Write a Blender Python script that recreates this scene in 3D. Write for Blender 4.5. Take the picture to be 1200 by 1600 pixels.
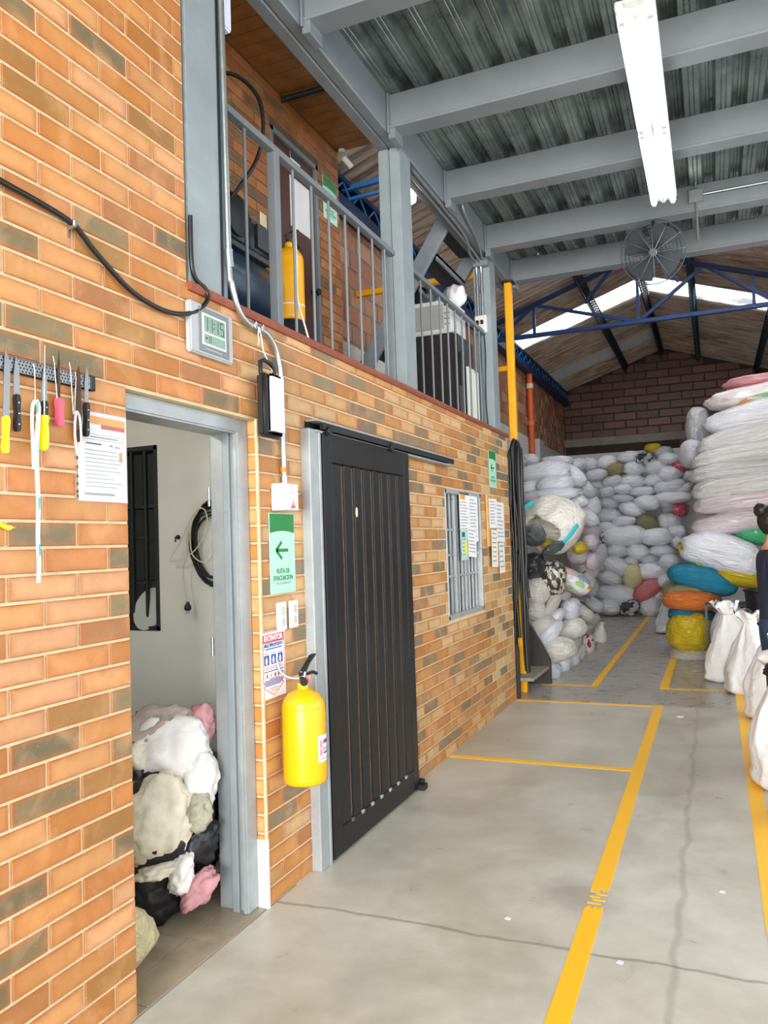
import bpy, bmesh, math, random
from math import sin, cos, pi, radians as RAD
from mathutils import Vector, Matrix, noise
random.seed(7)
for o in list(bpy.data.objects): bpy.data.objects.remove(o)
S = bpy.context.scene
COL = S.collection

# ------------------------------------------------------------------ camera
YAW, PITCH, ROLL, FPX = 0.39816683, 0.04150167, -0.03255933, 1221.7
CAM = Vector((1.90, 0.0, 1.60))
_f = Vector((-sin(YAW)*cos(PITCH), cos(YAW)*cos(PITCH), sin(PITCH)))
_r = Vector((cos(YAW), sin(YAW), 0)); _u = _r.cross(_f)
_r2 = cos(ROLL)*_r + sin(ROLL)*_u; _u2 = -sin(ROLL)*_r + cos(ROLL)*_u
cd = bpy.data.cameras.new('camera'); cam = bpy.data.objects.new('camera', cd); COL.objects.link(cam)
cd.sensor_fit = 'VERTICAL'; cd.sensor_height = 36; cd.lens = FPX/1600*36; cd.clip_start = .05; cd.clip_end = 200
cam.matrix_world = Matrix(((_r2.x, _u2.x, -_f.x, CAM.x), (_r2.y, _u2.y, -_f.y, CAM.y), (_r2.z, _u2.z, -_f.z, CAM.z), (0, 0, 0, 1)))
S.camera = cam

# ------------------------------------------------------------------ world, light, exposure
w = bpy.data.worlds.new('sky'); S.world = w; w.use_nodes = True
bg = w.node_tree.nodes['Background']; bg.inputs[0].default_value = (0.93, 0.96, 1.0, 1); bg.inputs[1].default_value = 2.0
S.view_settings.view_transform = 'Standard'; S.view_settings.look = 'None'
S.view_settings.exposure = 0.46; S.view_settings.gamma = 1.0; S.view_settings.use_curve_mapping = False

def area(name, loc, rot, sx, sy, power, col):
    l = bpy.data.lights.new(name, 'AREA'); l.shape = 'RECTANGLE'; l.size = sx; l.size_y = sy; l.energy = power; l.color = col
    o = bpy.data.objects.new(name, l); COL.objects.link(o); o.location = loc; o.rotation_euler = rot
    return o
sl_ = bpy.data.lights.new('sun', 'SUN'); sl_.energy = 13.0; sl_.angle = RAD(2); sl_.color = (1.0, .96, .9)
so_ = bpy.data.objects.new('sun', sl_); COL.objects.link(so_); so_.rotation_euler = Vector((.42, -.38, -.82)).to_track_quat('-Z', 'Y').to_euler()
# daylight that comes in through the wide street gate behind the camera
area('gate_daylight', (2.4, -9.0, 2.3), (RAD(90), 0, 0), 6.0, 4.0, 1700, (1.0, .98, .95))

# ------------------------------------------------------------------ helpers
def lin(c):
    if isinstance(c, str): c = tuple(int(c[i:i+2], 16)/255 for i in (0, 2, 4))
    return tuple((x/12.92 if x <= .04045 else ((x+.055)/1.055)**2.4) for x in c[:3]) + (1.0,)
class NT:
    def __init__(s, m): s.m = m; m.use_nodes = True; s.t = m.node_tree; s.b = s.t.nodes['Principled BSDF']
    def n(s, typ, **k):
        x = s.t.nodes.new('ShaderNode'+typ)
        for a, b in k.items():
            if a.startswith('i_'):
                key = a[2:]; key = int(key) if key.isdigit() else key.replace('_', ' ')
                x.inputs[key].default_value = b
            else: setattr(x, a, b)
        return x
    def l(s, a, b): s.t.links.new(a, b)
    def mix(s, fac, a, b, mode='MIX'):
        x = s.t.nodes.new('ShaderNodeMix'); x.data_type = 'RGBA'; x.blend_type = mode
        for sock, v in ((x.inputs[0], fac), (x.inputs[6], a), (x.inputs[7], b)):
            if hasattr(v, 'is_output'): s.l(v, sock)
            else: sock.default_value = v
        return x.outputs[2]
    def ramp(s, src, stops):
        x = s.t.nodes.new('ShaderNodeValToRGB'); e = x.color_ramp.elements
        while len(e) < len(stops): e.new(.5)
        for q, (p, c) in zip(e, stops): q.position = p; q.color = c if len(c) == 4 else (*c, 1)
        s.l(src, x.inputs[0]); return x.outputs[0]
    def math(s, op, a, b=0.0, c=None):
        x = s.t.nodes.new('ShaderNodeMath'); x.operation = op
        for i, v in enumerate((a, b) if c is None else (a, b, c)):
            if hasattr(v, 'is_output'): s.l(v, x.inputs[i])
            else: x.inputs[i].default_value = v
        return x.outputs[0]
    def noise(s, scale, detail=4, rough=.55, dist=0, co=None, dim=None):
        x = s.n('TexNoise'); x.inputs['Scale'].default_value = scale; x.inputs['Detail'].default_value = detail
        x.inputs['Roughness'].default_value = rough; x.inputs['Distortion'].default_value = dist
        s.l(co if co is not None else s.co(), x.inputs['Vector']); return x.outputs['Fac']
    def co(s, which='Object'):
        if not hasattr(s, '_tc'): s._tc = s.n('TexCoord')
        return s._tc.outputs[which]
    def wco(s):
        if not hasattr(s, '_g'): s._g = s.n('NewGeometry')
        return s._g.outputs['Position']
    def bump(s, h, strength=.2, dist=.01):
        x = s.n('Bump'); x.inputs['Strength'].default_value = strength; x.inputs['Distance'].default_value = dist
        s.l(h, x.inputs['Height']); s.l(x.outputs[0], s.b.inputs['Normal'])
    def set(s, **k):
        for a, v in k.items():
            i = s.b.inputs[a.replace('_', ' ')]
            if hasattr(v, 'is_output'): s.l(v, i)
            else: i.default_value = v
MATS = {}
def newmat(name): m = bpy.data.materials.new(name); MATS[name] = m; return NT(m)
def plain(name, col, rough=.55, metal=0.0, var=.12, scale=9, bump=.08, bscale=45, spec=None, world=True, dirt=None):
    t = newmat(name); c = lin(col); co = t.wco() if world else t.co()
    n = t.noise(scale, 4, .6, .3, co)
    a = tuple(min(1, x*(1-var)) for x in c[:3])+(1,); b = tuple(min(1, x*(1+var)) for x in c[:3])+(1,)
    colr = t.ramp(n, [(.3, a), (.7, b)])
    if dirt:
        d = t.ramp(t.noise(dirt[1], 6, .7, .6, co), [(dirt[2], (0, 0, 0, 1)), (dirt[2]+.12, (1, 1, 1, 1))])
        colr = t.mix(d, colr, lin(dirt[0]))
    t.set(Base_Color=colr, Roughness=rough, Metallic=metal)
    if bump: t.bump(t.noise(bscale, 3, .5, 0, co), bump, .01)
    if spec is not None: t.set(Specular_IOR_Level=spec)
    return MATS[name]
def emis(name, col, s):
    t = newmat(name); t.set(Base_Color=lin(col), Emission_Color=lin(col), Emission_Strength=s); return MATS[name]

ROOT = {}
class MB:
    def __init__(s): s.v = []; s.f = []; s.fm = []; s.m = 0
    def face(s, idx): s.f.append(tuple(idx)); s.fm.append(s.m)
    def pts(s, ps): i = len(s.v); s.v.extend(Vector(p) for p in ps); return i
    def box(s, x0, x1, y0, y1, z0, z1):
        i = s.pts([(x, y, z) for z in (z0, z1) for y in (y0, y1) for x in (x0, x1)])
        for q in ((0, 2, 3, 1), (4, 5, 7, 6), (0, 1, 5, 4), (2, 6, 7, 3), (0, 4, 6, 2), (1, 3, 7, 5)): s.face([i+k for k in q])
        return s
    def bar(s, a, b, wx, wy, up=(0, 0, 1)):
        a = Vector(a); b = Vector(b); d = (b-a).normalized(); u = Vector(up)
        if abs(d.dot(u)) > .98: u = Vector((1, 0, 0))
        r = d.cross(u).normalized()*wx/2; q = r.cross(d).normalized()*wy/2
        i = s.pts([p+e for p in (a, b) for e in (-r-q, r-q, r+q, -r+q)])
        for k in ((0, 3, 2, 1), (4, 5, 6, 7), (0, 1, 5, 4), (1, 2, 6, 5), (2, 3, 7, 6), (3, 0, 4, 7)): s.face([i+j for j in k])
        return s
    def quad(s, a, b, c, d): i = s.pts([a, b, c, d]); s.face([i, i+1, i+2, i+3]); return s
    def prism(s, poly, axis, a, b):
        n = len(poly)
        def P(p, h): return {'x': (h, p[0], p[1]), 'y': (p[0], h, p[1]), 'z': (p[0], p[1], h)}[axis]
        i = s.pts([P(p, a) for p in poly]+[P(p, b) for p in poly])
        s.face([i+k for k in range(n)][::-1]); s.face([i+n+k for k in range(n)])
        for k in range(n): s.face([i+k, i+(k+1) % n, i+n+(k+1) % n, i+n+k])
        return s
    def tube(s, ps, r, n=8, cap=True, closed=False, flat=1.0):
        ps = [Vector(p) for p in ps]; m = len(ps); rr = r if isinstance(r, (list, tuple)) else [r]*m
        def tan(k):
            a = ps[(k-1) % m] if closed or k > 0 else ps[0]; b = ps[(k+1) % m] if closed or k < m-1 else ps[-1]
            return (b-a).normalized() if (b-a).length > 1e-9 else Vector((0, 0, 1))
        t0 = tan(0); u = Vector((0, 0, 1)) if abs(t0.z) < .9 else Vector((1, 0, 0)); nrm = (u-t0*u.dot(t0)).normalized()
        base = len(s.v)
        for k in range(m):
            t = tan(k); nrm = (nrm-t*nrm.dot(t)).normalized(); bi = t.cross(nrm)
            for j in range(n):
                a = 2*pi*j/n; s.v.append(ps[k]+nrm*(cos(a)*rr[k])+bi*(sin(a)*rr[k]*flat))
        for k in range(m if closed else m-1):
            for j in range(n):
                a = base+k*n+j; b = base+k*n+(j+1) % n; k2 = (k+1) % m
                s.face([a, b, base+k2*n+(j+1) % n, base+k2*n+j])
        if cap and not closed:
            s.face([base+j for j in range(n)][::-1]); s.face([base+(m-1)*n+j for j in range(n)])
        return s
    def lathe(s, prof, c, axis='z', n=24):
        base = len(s.v); m = len(prof)
        for r, h in prof:
            for j in range(n):
                a = 2*pi*j/n; p = (r*cos(a), r*sin(a), h)
                if axis == 'x': p = (p[2], p[0], p[1])
                elif axis == 'y': p = (p[1], p[2], p[0])
                s.v.append(Vector(p)+Vector(c))
        for k in range(m-1):
            for j in range(n): s.face([base+k*n+j, base+k*n+(j+1) % n, base+(k+1)*n+(j+1) % n, base+(k+1)*n+j])
        s.face([base+j for j in range(n)][::-1]); s.face([base+(m-1)*n+j for j in range(n)])
        return s
    def mesh(s, name, mats, off=Vector(), bevel=0, seg=1, smooth=None):
        me = bpy.data.meshes.new(name); me.from_pydata([v-off for v in s.v], [], s.f)
        for m in (mats if isinstance(mats, (list, tuple)) else [mats]): me.materials.append(MATS[m] if isinstance(m, str) else m)
        if any(s.fm): me.polygons.foreach_set('material_index', s.fm)
        if bevel or smooth is not None or True:
            bm = bmesh.new(); bm.from_mesh(me)
            bmesh.ops.recalc_face_normals(bm, faces=bm.faces)
            if bevel:
                es = [e for e in bm.edges if len(e.link_faces) == 2 and e.calc_face_angle(0) > .5]
                bmesh.ops.bevel(bm, geom=es, offset=bevel, segments=seg, affect='EDGES', clamp_overlap=True)
            bm.to_mesh(me); bm.free()
        if smooth is not None:
            me.polygons.foreach_set('use_smooth', [True]*len(me.polygons))
            if smooth < 179: me.set_sharp_from_angle(angle=RAD(smooth))
        me.update(); return me
    def build(s, name, mats, parent=None, bevel=0, seg=1, smooth=None, label=None, kind=None):
        if parent is not None: off = ROOT[parent.name]
        else:
            xs = [v.x for v in s.v]; ys = [v.y for v in s.v]; zs = [v.z for v in s.v]
            off = Vector(((min(xs)+max(xs))/2, (min(ys)+max(ys))/2, min(zs)))
        me = s.mesh(name, mats, off, bevel, seg, smooth)
        o = bpy.data.objects.new(name, me); COL.objects.link(o); ROOT[o.name] = off
        if parent is None: o.location = off
        else: o.parent = parent
        if label: o['label'] = label
        if kind: o['kind'] = kind
        return o
def tag(o, label, cat, group=None):
    o['label'] = label; o['category'] = cat
    if group: o['group'] = group
    return o
def thing(name, label, cat, loc=(0, 0, 0), group=None):
    o = bpy.data.objects.new(name, None); COL.objects.link(o); o.location = loc; o.empty_display_size = .05; ROOT[o.name] = Vector(loc)
    return tag(o, label, cat, group)
def struct(o, label=None):
    o['kind'] = 'structure'
    if label: o['label'] = label
    return o
def sempty(name, loc=(0, 0, 0), label=None):
    o = bpy.data.objects.new(name, None); COL.objects.link(o); o.location = loc; ROOT[o.name] = Vector(loc); return struct(o, label)
def text(name, s, size, mat, parent, at, right=(0, 1, 0), up=(0, 0, 1), width=None, bold=0.0, depth=.0006):
    cu = bpy.data.curves.new('txt', 'FONT'); cu.body = s; cu.size = size; cu.align_x = 'CENTER'; cu.align_y = 'CENTER'; cu.extrude = depth; cu.offset = bold; cu.resolution_u = 3
    to = bpy.data.objects.new('txt', cu); COL.objects.link(to); bpy.context.view_layer.update()
    me = bpy.data.meshes.new_from_object(to.evaluated_get(bpy.context.evaluated_depsgraph_get()))
    bpy.data.objects.remove(to)
    R_ = Vector(right).normalized(); U = Vector(up).normalized(); N = R_.cross(U)
    xs = [v.co.x for v in me.vertices] or [0, 1]; ww = max(xs)-min(xs); k = width/ww if width and ww else 1
    for v in me.vertices: v.co = Vector(at)+R_*(v.co.x*k)+U*v.co.y+N*v.co.z-ROOT[parent.name]
    me.materials.clear(); me.materials.append(MATS[mat]); me.name = name
    o = bpy.data.objects.new(name, me); COL.objects.link(o); o.parent = parent; ROOT[o.name] = ROOT[parent.name]
    return o
def arc(c, r, a0, a1, n, ax1, ax2):
    c = Vector(c); ax1 = Vector(ax1); ax2 = Vector(ax2)
    return [c+ax1*(r*cos(a0+(a1-a0)*k/n))+ax2*(r*sin(a0+(a1-a0)*k/n)) for k in range(n+1)]
def spl(ps, n=6):
    ps = [Vector(p) for p in ps]; out = []
    for i in range(len(ps)-1):
        p0 = ps[max(i-1, 0)]; p1 = ps[i]; p2 = ps[i+1]; p3 = ps[min(i+2, len(ps)-1)]
        for k in range(n):
            t = k/n; out.append(.5*((2*p1)+(p2-p0)*t+(2*p0-5*p1+4*p2-p3)*t*t+(3*p1-p0-3*p2+p3)*t**3))
    return out+[ps[-1]]

# ------------------------------------------------------------------ materials
def brickmat(name, attr, block=False):
    t = newmat(name)
    c = t.n('ObjectInfo').outputs['Color'] if not attr else t.n('Attribute', attribute_name='bcol').outputs['Color']
    if not attr and not block:
        sx = t.n('SeparateXYZ'); t.l(t.co('Generated'), sx.inputs[0])
        ey = t.math('MULTIPLY', t.math('ABSOLUTE', t.math('SUBTRACT', sx.outputs[1], .5)), 2)
        ez = t.math('MULTIPLY', t.math('ABSOLUTE', t.math('SUBTRACT', sx.outputs[2], .5)), 2)
        e = t.math('MAXIMUM', t.math('POWER', ey, 9), t.math('POWER', ez, 3.2))
        e = t.math('MINIMUM', t.math('MULTIPLY', e, t.math('MULTIPLY', t.noise(9, 3, .6, .5, t.wco()), 1.7)), .9)
        c = t.mix(e, c, lin('a05e2a'), 'MIX')
        core = t.ramp(t.noise(6, 3, .6, .6, t.wco()), [(.5, (0, 0, 0, 1)), (.75, (.35, .35, .35, 1))])
        c = t.mix(core, c, lin('dda877'), 'MIX')
    n = t.noise(14, 5, .65, .2, t.wco())
    c = t.mix(.5, c, t.ramp(n, [(.25, (.42, .42, .42, 1)), (.75, (.62, .62, .62, 1))]), 'OVERLAY')
    v = t.n('TexVoronoi', i_Scale=95.0); t.l(t.wco(), v.inputs['Vector'])
    sp = t.ramp(v.outputs['Distance'], [(.10, (1, 1, 1, 1)), (.16, (0, 0, 0, 1))])
    gate = t.ramp(t.noise(11, 2, .5, 0, t.wco()), [(.52, (0, 0, 0, 1)), (.62, (.55, .55, .55, 1))])
    c = c if block else t.mix(t.mix(1.0, sp, gate, 'MULTIPLY'), c, lin('e6c79c'))
    t.set(Base_Color=c, Roughness=.5)
    t.bump(t.noise(120, 3, .6, 0, t.wco()), .12, .004)
brickmat('brick', False); brickmat('block', False, True); brickmat('brick_far', True)
plain('mortar', 'cbb893', .9, var=.15, bump=.3, bscale=150)
plain('mortar_grey', '8d8479', .95, var=.2, bump=.3)
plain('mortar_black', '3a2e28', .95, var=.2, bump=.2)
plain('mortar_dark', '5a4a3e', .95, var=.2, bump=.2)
plain('grey_paint', '70767a', .42, .05, var=.06, scale=5, bump=.04, bscale=30)
plain('grey_paint_worn', '8a9498', .4, .1, var=.08, scale=6, dirt=('6f6a62', 14, .66))
plain('frame_metal', '9da3a5', .38, .25, var=.12, scale=7, dirt=('7d7a72', 9, .68))
plain('galv_pipe', 'a8adad', .32, .85, var=.1)
plain('chrome', 'b9bcbd', .25, 1, var=.05, bump=0)
plain('steel_blade', '8b8f92', .35, .9, var=.06)
plain('rust_blade', '5a4132', .6, .6, var=.35, scale=60)
plain('black_door', '17181a', .34, .3, var=.15, bump=.05)
plain('groove_brown', '6b5548', .6, .2, var=.3, scale=30)
plain('black_plastic', '121214', .45, var=.1)
plain('black_rubber', '101011', .42, var=.15)
plain('dark_metal', '26292c', .5, .5, var=.15)
plain('ledge_red', '8a4630', .5, var=.18, scale=12, dirt=('6d3422', 20, .6))
plain('white_wall', 'd6d6d0', .75, var=.04, scale=3, dirt=('a09e96', 5, .68))
plain('white_plastic', 'd6d6d1', .35, var=.02)
plain('paper', 'e3e3e2', .7, var=.02, bump=0)
plain('paper_old', 'e3ddce', .7, var=.05, bump=0)
plain('ink_grey', '9a9ca2', .8, bump=0); plain('ink_dark', '33363b', .7, bump=0)
plain('ink_blue', '2a4a98', .7, bump=0); plain('ink_red', 'c42637', .6, bump=0); plain('ink_pink', 'e88a98', .6, bump=0)
plain('sign_green', '0a7a34', .35, var=.03, bump=0); plain('sign_mint', 'abdcc6', .35, var=.02, bump=0); plain('ink_green', '0d7a3a', .5, bump=0)
plain('orange_print', 'e39a3e', .6, bump=0); plain('brick_print', 'b9483a', .6, bump=0)
plain('yellow_paint', 'f2ab06', .3, var=.03, bump=.02); plain('yellow_rail', 'f2a900', .38, var=.06)
plain('yellow_plastic', 'f7e21b', .35, var=.03); plain('pink_tape', 'e0566b', .4, var=.15, scale=60)
plain('orange_pipe', 'd4622b', .5, var=.1); plain('orange_tape', 'e07a2c', .5, bump=0)
plain('wood_ceiling', '8a5a2a', .4, var=.3, scale=7, bump=.1)
plain('wood_frame', 'c49a5a', .5, var=.15, scale=20)
plain('wood_dark', '2e2623', .65, var=.3, scale=14)
plain('wood_step', '8a8378', .7, var=.25, scale=14)
plain('door_brown', '4a2416', .45, var=.2, scale=9)
plain('tile', 'a1937d', .3, var=.18, scale=5, bump=.03)
plain('blue_paint', '173c72', .4, .1, var=.15); plain('blue_dark', '12305c', .5, .1, var=.25); plain('blue_light', '3f86cf', .45, var=.1)
plain('lattice_dark', '1b2630', .55, .2, var=.2); plain('lattice_teal', '1e4a55', .5, .2, var=.25)
plain('steel_stair', '7d868d', .45, .1, var=.08); plain('tread_dark', '2f3233', .6, .2, var=.25)
plain('concrete_band', '7f7b75', .9, var=.15, scale=5)
plain('compressor', '22384c', .3, .2, var=.12); plain('compressor_grey', '3a4248', .45, .2, var=.15)
plain('fridge_dark', '2f2a2b', .35, .1, var=.1); plain('fridge_panel', 'cfd2c6', .5, var=.05); plain('microwave', 'd9dbdb', .4, var=.03); plain('microwave_glass', 'a9aca8', .25, var=.05)
plain('lcd', '7f9a8c', .25, var=.04, bump=0); plain('lcd_dark', '24332e', .5, bump=0); plain('clock_grey', '75797b', .4, var=.05); plain('clock_light', 'a5abae', .35, var=.03)
plain('cyan_cloth', '35b3bf', .8, var=.1); plain('ribbon', 'e2e6ea', .8, var=.12, scale=40)
plain('skin', 'c98d6a', .5, var=.05); plain('navy_shirt', '182238', .85, var=.15, scale=25, bump=.15); plain('jeans', '2b4560', .9, var=.18, scale=30, bump=.2); plain('hair', '17120f', .5, var=.2, scale=40)
plain('glass_dark', '0c1012', .15, var=.1); plain('grille_dark', '20282a', .5, .3, var=.15)
plain('silver_bar', 'aeb3b5', .4, .35, var=.12, dirt=('7a7c7c', 12, .6))
plain('room_dark', '6d6f6c', .9)
plain('cream_wire', 'cfc7b0', .5, var=.08); plain('grey_box', 'b8bcb9', .45, var=.05); plain('ivory', 'd9d0a8', .45, var=.04)
plain('red_glass', 'c98a86', .3)
plain('slab', '8e8c88', .9, var=.1)
emis('tube_glow', 'f6fbff', 11.0)
emis('lamp_white', 'e9ecff', .02)
t = newmat('diffuser'); t.set(Base_Color=lin('dfe2f6'), Roughness=.3, Subsurface_Weight=0.0)

# galvanised decking: spangled zinc
t = newmat('galv_deck'); v = t.n('TexVoronoi', i_Scale=26.0); t.l(t.wco(), v.inputs['Vector'])
c = t.mix(.35, t.ramp(t.noise(2.2, 5, .6, .4, t.wco()), [(.3, lin('5b6664')), (.7, lin('9aa5a1'))]), t.ramp(v.outputs['Color'], [(0, (.3,)*3), (1, (.7,)*3)]), 'SOFT_LIGHT')
t.set(Base_Color=c, Metallic=.8, Roughness=t.ramp(t.noise(6, 3, .5, 0, t.wco()), [(.3, (.25,)*3), (.7, (.5,)*3)]))
# corrugated fibre-cement with rusty water streaks along the slope
t = newmat('fibre_cement'); mp = t.n('Mapping'); mp.inputs['Scale'].default_value = (1.1, 9, 1); t.l(t.wco(), mp.inputs[0])
n1 = t.noise(1.6, 7, .72, .8, mp.outputs[0]); n2 = t.noise(.5, 3, .5, .2, t.wco())
c = t.ramp(n1, [(.33, lin('563c30')), (.45, lin('a58771')), (.55, lin('c9b5a2')), (.72, lin('e0d6cb'))])
c = t.mix(t.ramp(n2, [(.4, (0, 0, 0, 1)), (.65, (.5, .5, .5, 1))]), c, lin('b9b3ad'))
t.set(Base_Color=c, Roughness=.9); t.bump(n1, .3, .01)
# translucent roof light
t = newmat('rooflight'); o_ = t.t.nodes['Material Output']; tr = t.n('BsdfTranslucent'); t.l(t.ramp(t.noise(.9, 4, .6, .6, t.wco()), [(.40, (.12, .13, .14)), (.56, (.9, .94, 1.0))]), tr.inputs[0])
df = t.n('BsdfDiffuse'); df.inputs[0].default_value = (.75, .78, .8, 1); mx = t.n('MixShader'); mx.inputs[0].default_value = .2
t.l(tr.outputs[0], mx.inputs[1]); t.l(df.outputs[0], mx.inputs[2]); t.l(mx.outputs[0], o_.inputs[0])
plain('sheet_pale', 'c9ccd0', .6, var=.1)
t = newmat('rooflight_added'); o_ = t.t.nodes['Material Output']; tr = t.n('BsdfTranslucent'); tr.inputs[0].default_value = (.92, .95, 1, 1); t.l(tr.outputs[0], o_.inputs[0])
# thin clear film / bottle
t = newmat('clear_film'); t.set(Base_Color=(.95, .97, 1, 1), Roughness=.12, Transmission_Weight=.9, IOR=1.15, Alpha=.45)
# fan blades tinted
t = newmat('fan_blade'); t.set(Base_Color=lin('0d1c23'), Roughness=.55)
# floors
def floor_mat(name, c0, c1, c2, rough, wet):
    t = newmat(name); P = t.wco()
    n = t.noise(.9, 6, .6, .5, P); m2 = t.noise(5.5, 9, .62, .25, P)
    c = t.ramp(n, [(.3, lin(c0)), (.5, lin(c1)), (.72, lin(c2))])
    c = t.mix(.45, c, t.ramp(m2, [(.3, (.38, .38, .38, 1)), (.7, (.62, .62, .62, 1))]), 'OVERLAY')
    sx = t.n('SeparateXYZ'); t.l(P, sx.inputs[0]); X, Y = sx.outputs[0], sx.outputs[1]
    wob = t.math('MULTIPLY', t.math('SUBTRACT', t.noise(3, 4, .6, 0, P), .5), .09)
    def line(v, at, wd):
        d = t.math('ABSOLUTE', t.math('ADD', t.math('SUBTRACT', v, at), wob)); return t.ramp(d, [(wd*.3, (1, 1, 1, 1)), (wd, (0, 0, 0, 1))])
    if not wet:
        for v, at, wd, kk in ((X, 1.69, .022, .30), (Y, 3.13, .014, .55)):
            L_ = line(v, at, wd); L_ = t.mix(1.0, L_, (kk, kk, kk, 1), 'MULTIPLY'); c = t.mix(L_, c, lin('6f685c'))
        # dark oil stain under the worn patch of the lane line
        vd = t.n('VectorMath', operation='DISTANCE'); t.l(P, vd.inputs[0]); vd.inputs[1].default_value = (1.28, 3.62, 0)
        d = t.math('ADD', vd.outputs['Value'], t.math('MULTIPLY', t.math('SUBTRACT', t.noise(7, 4, .6, 0, P), .5), .25))
        c = t.mix(t.ramp(d, [(.06, (.45, .45, .45, 1)), (.24, (0, 0, 0, 1))]), c, lin('75675a'))
    else:
        st = t.ramp(t.noise(1.4, 5, .7, 1.5, P), [(.50, (0, 0, 0, 1)), (.70, (.4, .4, .4, 1))]); c = t.mix(st, c, lin('c0bbb3'))
    r = t.ramp(m2, [(.3, (rough-.08,)*3), (.7, (rough+.14,)*3)])
    t.set(Base_Color=c, Roughness=r, Specular_IOR_Level=.5); t.bump(t.noise(35, 3, .5, 0, P), .05, .004)
floor_mat('concrete', 'a8a18e', 'bdb8aa', 'cecabd', .34, False)
floor_mat('concrete_far', '918c85', 'a19c94', 'b0aba3', .28, True)
t = newmat('lane_paint'); n = t.noise(26, 5, .7, .6, t.wco())
t.set(Base_Color=t.mix(t.ramp(n, [(.68, (0, 0, 0, 1)), (.75, (.5, .5, .5, 1))]), lin('ffc010'), lin('d3a53c')), Roughness=.45)
t.bump(n, .05, .003)

# woven sack cloth: colour per object, crease relief
def sackmat(name, rough=.66, crease=.95, film=False):
    t = newmat(name); c = t.n('ObjectInfo').outputs['Color']; co = t.co()
    n = t.noise(3.2, 4, .6, 1.2, co)
    c = t.mix(.5, c, t.ramp(n, [(.3, (.45, .45, .45, 1)), (.7, (.58, .58, .58, 1))]), 'OVERLAY')
    mp = t.n('Mapping'); mp.inputs['Scale'].default_value = (1.0, 4.5, 4.5); t.l(co, mp.inputs[0])
    h = t.math('ADD', t.noise(2.6, 4, .55, 1.6, mp.outputs[0]), t.math('MULTIPLY', t.noise(7.0, 4, .6, 1.8, co), .5))
    h = t.math('ADD', h, t.math('MULTIPLY', t.noise(70, 2, .5, 0, t.wco()), .06))
    t.set(Base_Color=c, Roughness=rough); t.bump(h, crease, .06)
    if film: t.set(Coat_Weight=.5, Coat_Roughness=.22)
sackmat('sack_cloth', .66, .8); sackmat('sack_soft', .62, .3); sackmat('sack_film', .45, .8, True)
def patchmat(name, stops, scale=3.0, film=True, z=0.0):
    t = newmat(name); co = t.co(); nz = t.n('TexNoise', i_Scale=2.2); t.l(co, nz.inputs['Vector'])
    add = t.n('VectorMath', operation='MULTIPLY_ADD'); t.l(nz.outputs['Color'], add.inputs[0]); add.inputs[1].default_value = (.5, .5, .5); t.l(co, add.inputs[2])
    v = t.n('TexVoronoi', i_Scale=scale); t.l(add.outputs[0], v.inputs['Vector'])
    sp = t.n('SeparateColor'); t.l(v.outputs['Color'], sp.inputs[0]); f = sp.outputs[0]
    if z:
        sx = t.n('SeparateXYZ'); t.l(add.outputs[0], sx.inputs[0]); f = t.math('ADD', t.math('MULTIPLY', f, .62), t.math('MULTIPLY', sx.outputs[2], z))
    r = t.ramp(f, stops); r.node.color_ramp.interpolation = 'CONSTANT'
    t.set(Base_Color=r, Roughness=.6); t.bump(t.noise(7, 5, .65, 1.5, co), .7, .05)
    if film: t.set(Coat_Weight=.8, Coat_Roughness=.18)
patchmat('rags_bw', [(0, lin('1d2027')), (.4, lin('dfe0e4')), (.6, lin('39404f')), (.8, lin('b7bac4'))], 5)
patchmat('rags_pink', [(0, lin('d2576f')), (.4, lin('8d2340')), (.6, lin('e58a9b')), (.85, lin('c23a58'))], 6)
patchmat('rags_multi', [(0, lin('e9e4e6')), (.3, lin('e9b9c4')), (.45, lin('e3a55a')), (.55, lin('f1ece8')), (.75, lin('8fa3c4')), (.88, lin('9fcf8a'))], 3)
patchmat('rags_camo', [(0, lin('9a9479')), (.4, lin('6c7a74')), (.6, lin('b5a98c')), (.85, lin('837a5c'))], 4)
patchmat('rags_dark', [(0, lin('14171e')), (.5, lin('232c3f')), (.75, lin('0d0f14'))], 4)
patchmat('rags_striped', [(0, lin('2a2a2c')), (.35, lin('b8ad93')), (.6, lin('3b3a38')), (.8, lin('d8d4c6'))], 9)
patchmat('print_white', [(0, lin('e8e7ea')), (.82, lin('e2e1e5')), (.93, lin('2a303c'))], 3.0, False)
patchmat('print_red', [(0, lin('e6e0de')), (.80, lin('e2d8d8')), (.92, lin('a8334a'))], 3.5, True)
patchmat('clothes_bag', [(0, lin('101217')), (.30, lin('1a1d24')), (.44, lin('d8d4ce')), (.47, lin('181a20')), (.60, lin('c9c2b2')), (.72, lin('e6dfd2')), (.9, lin('d9c9c4'))], 3.2, True, .62)

# ================================================================== STRUCTURE
XL, XR, YF = -1.55, 3.45, 20.5
XD = 6.2                                  # the decked bay runs on to the right, open to the yard
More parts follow.
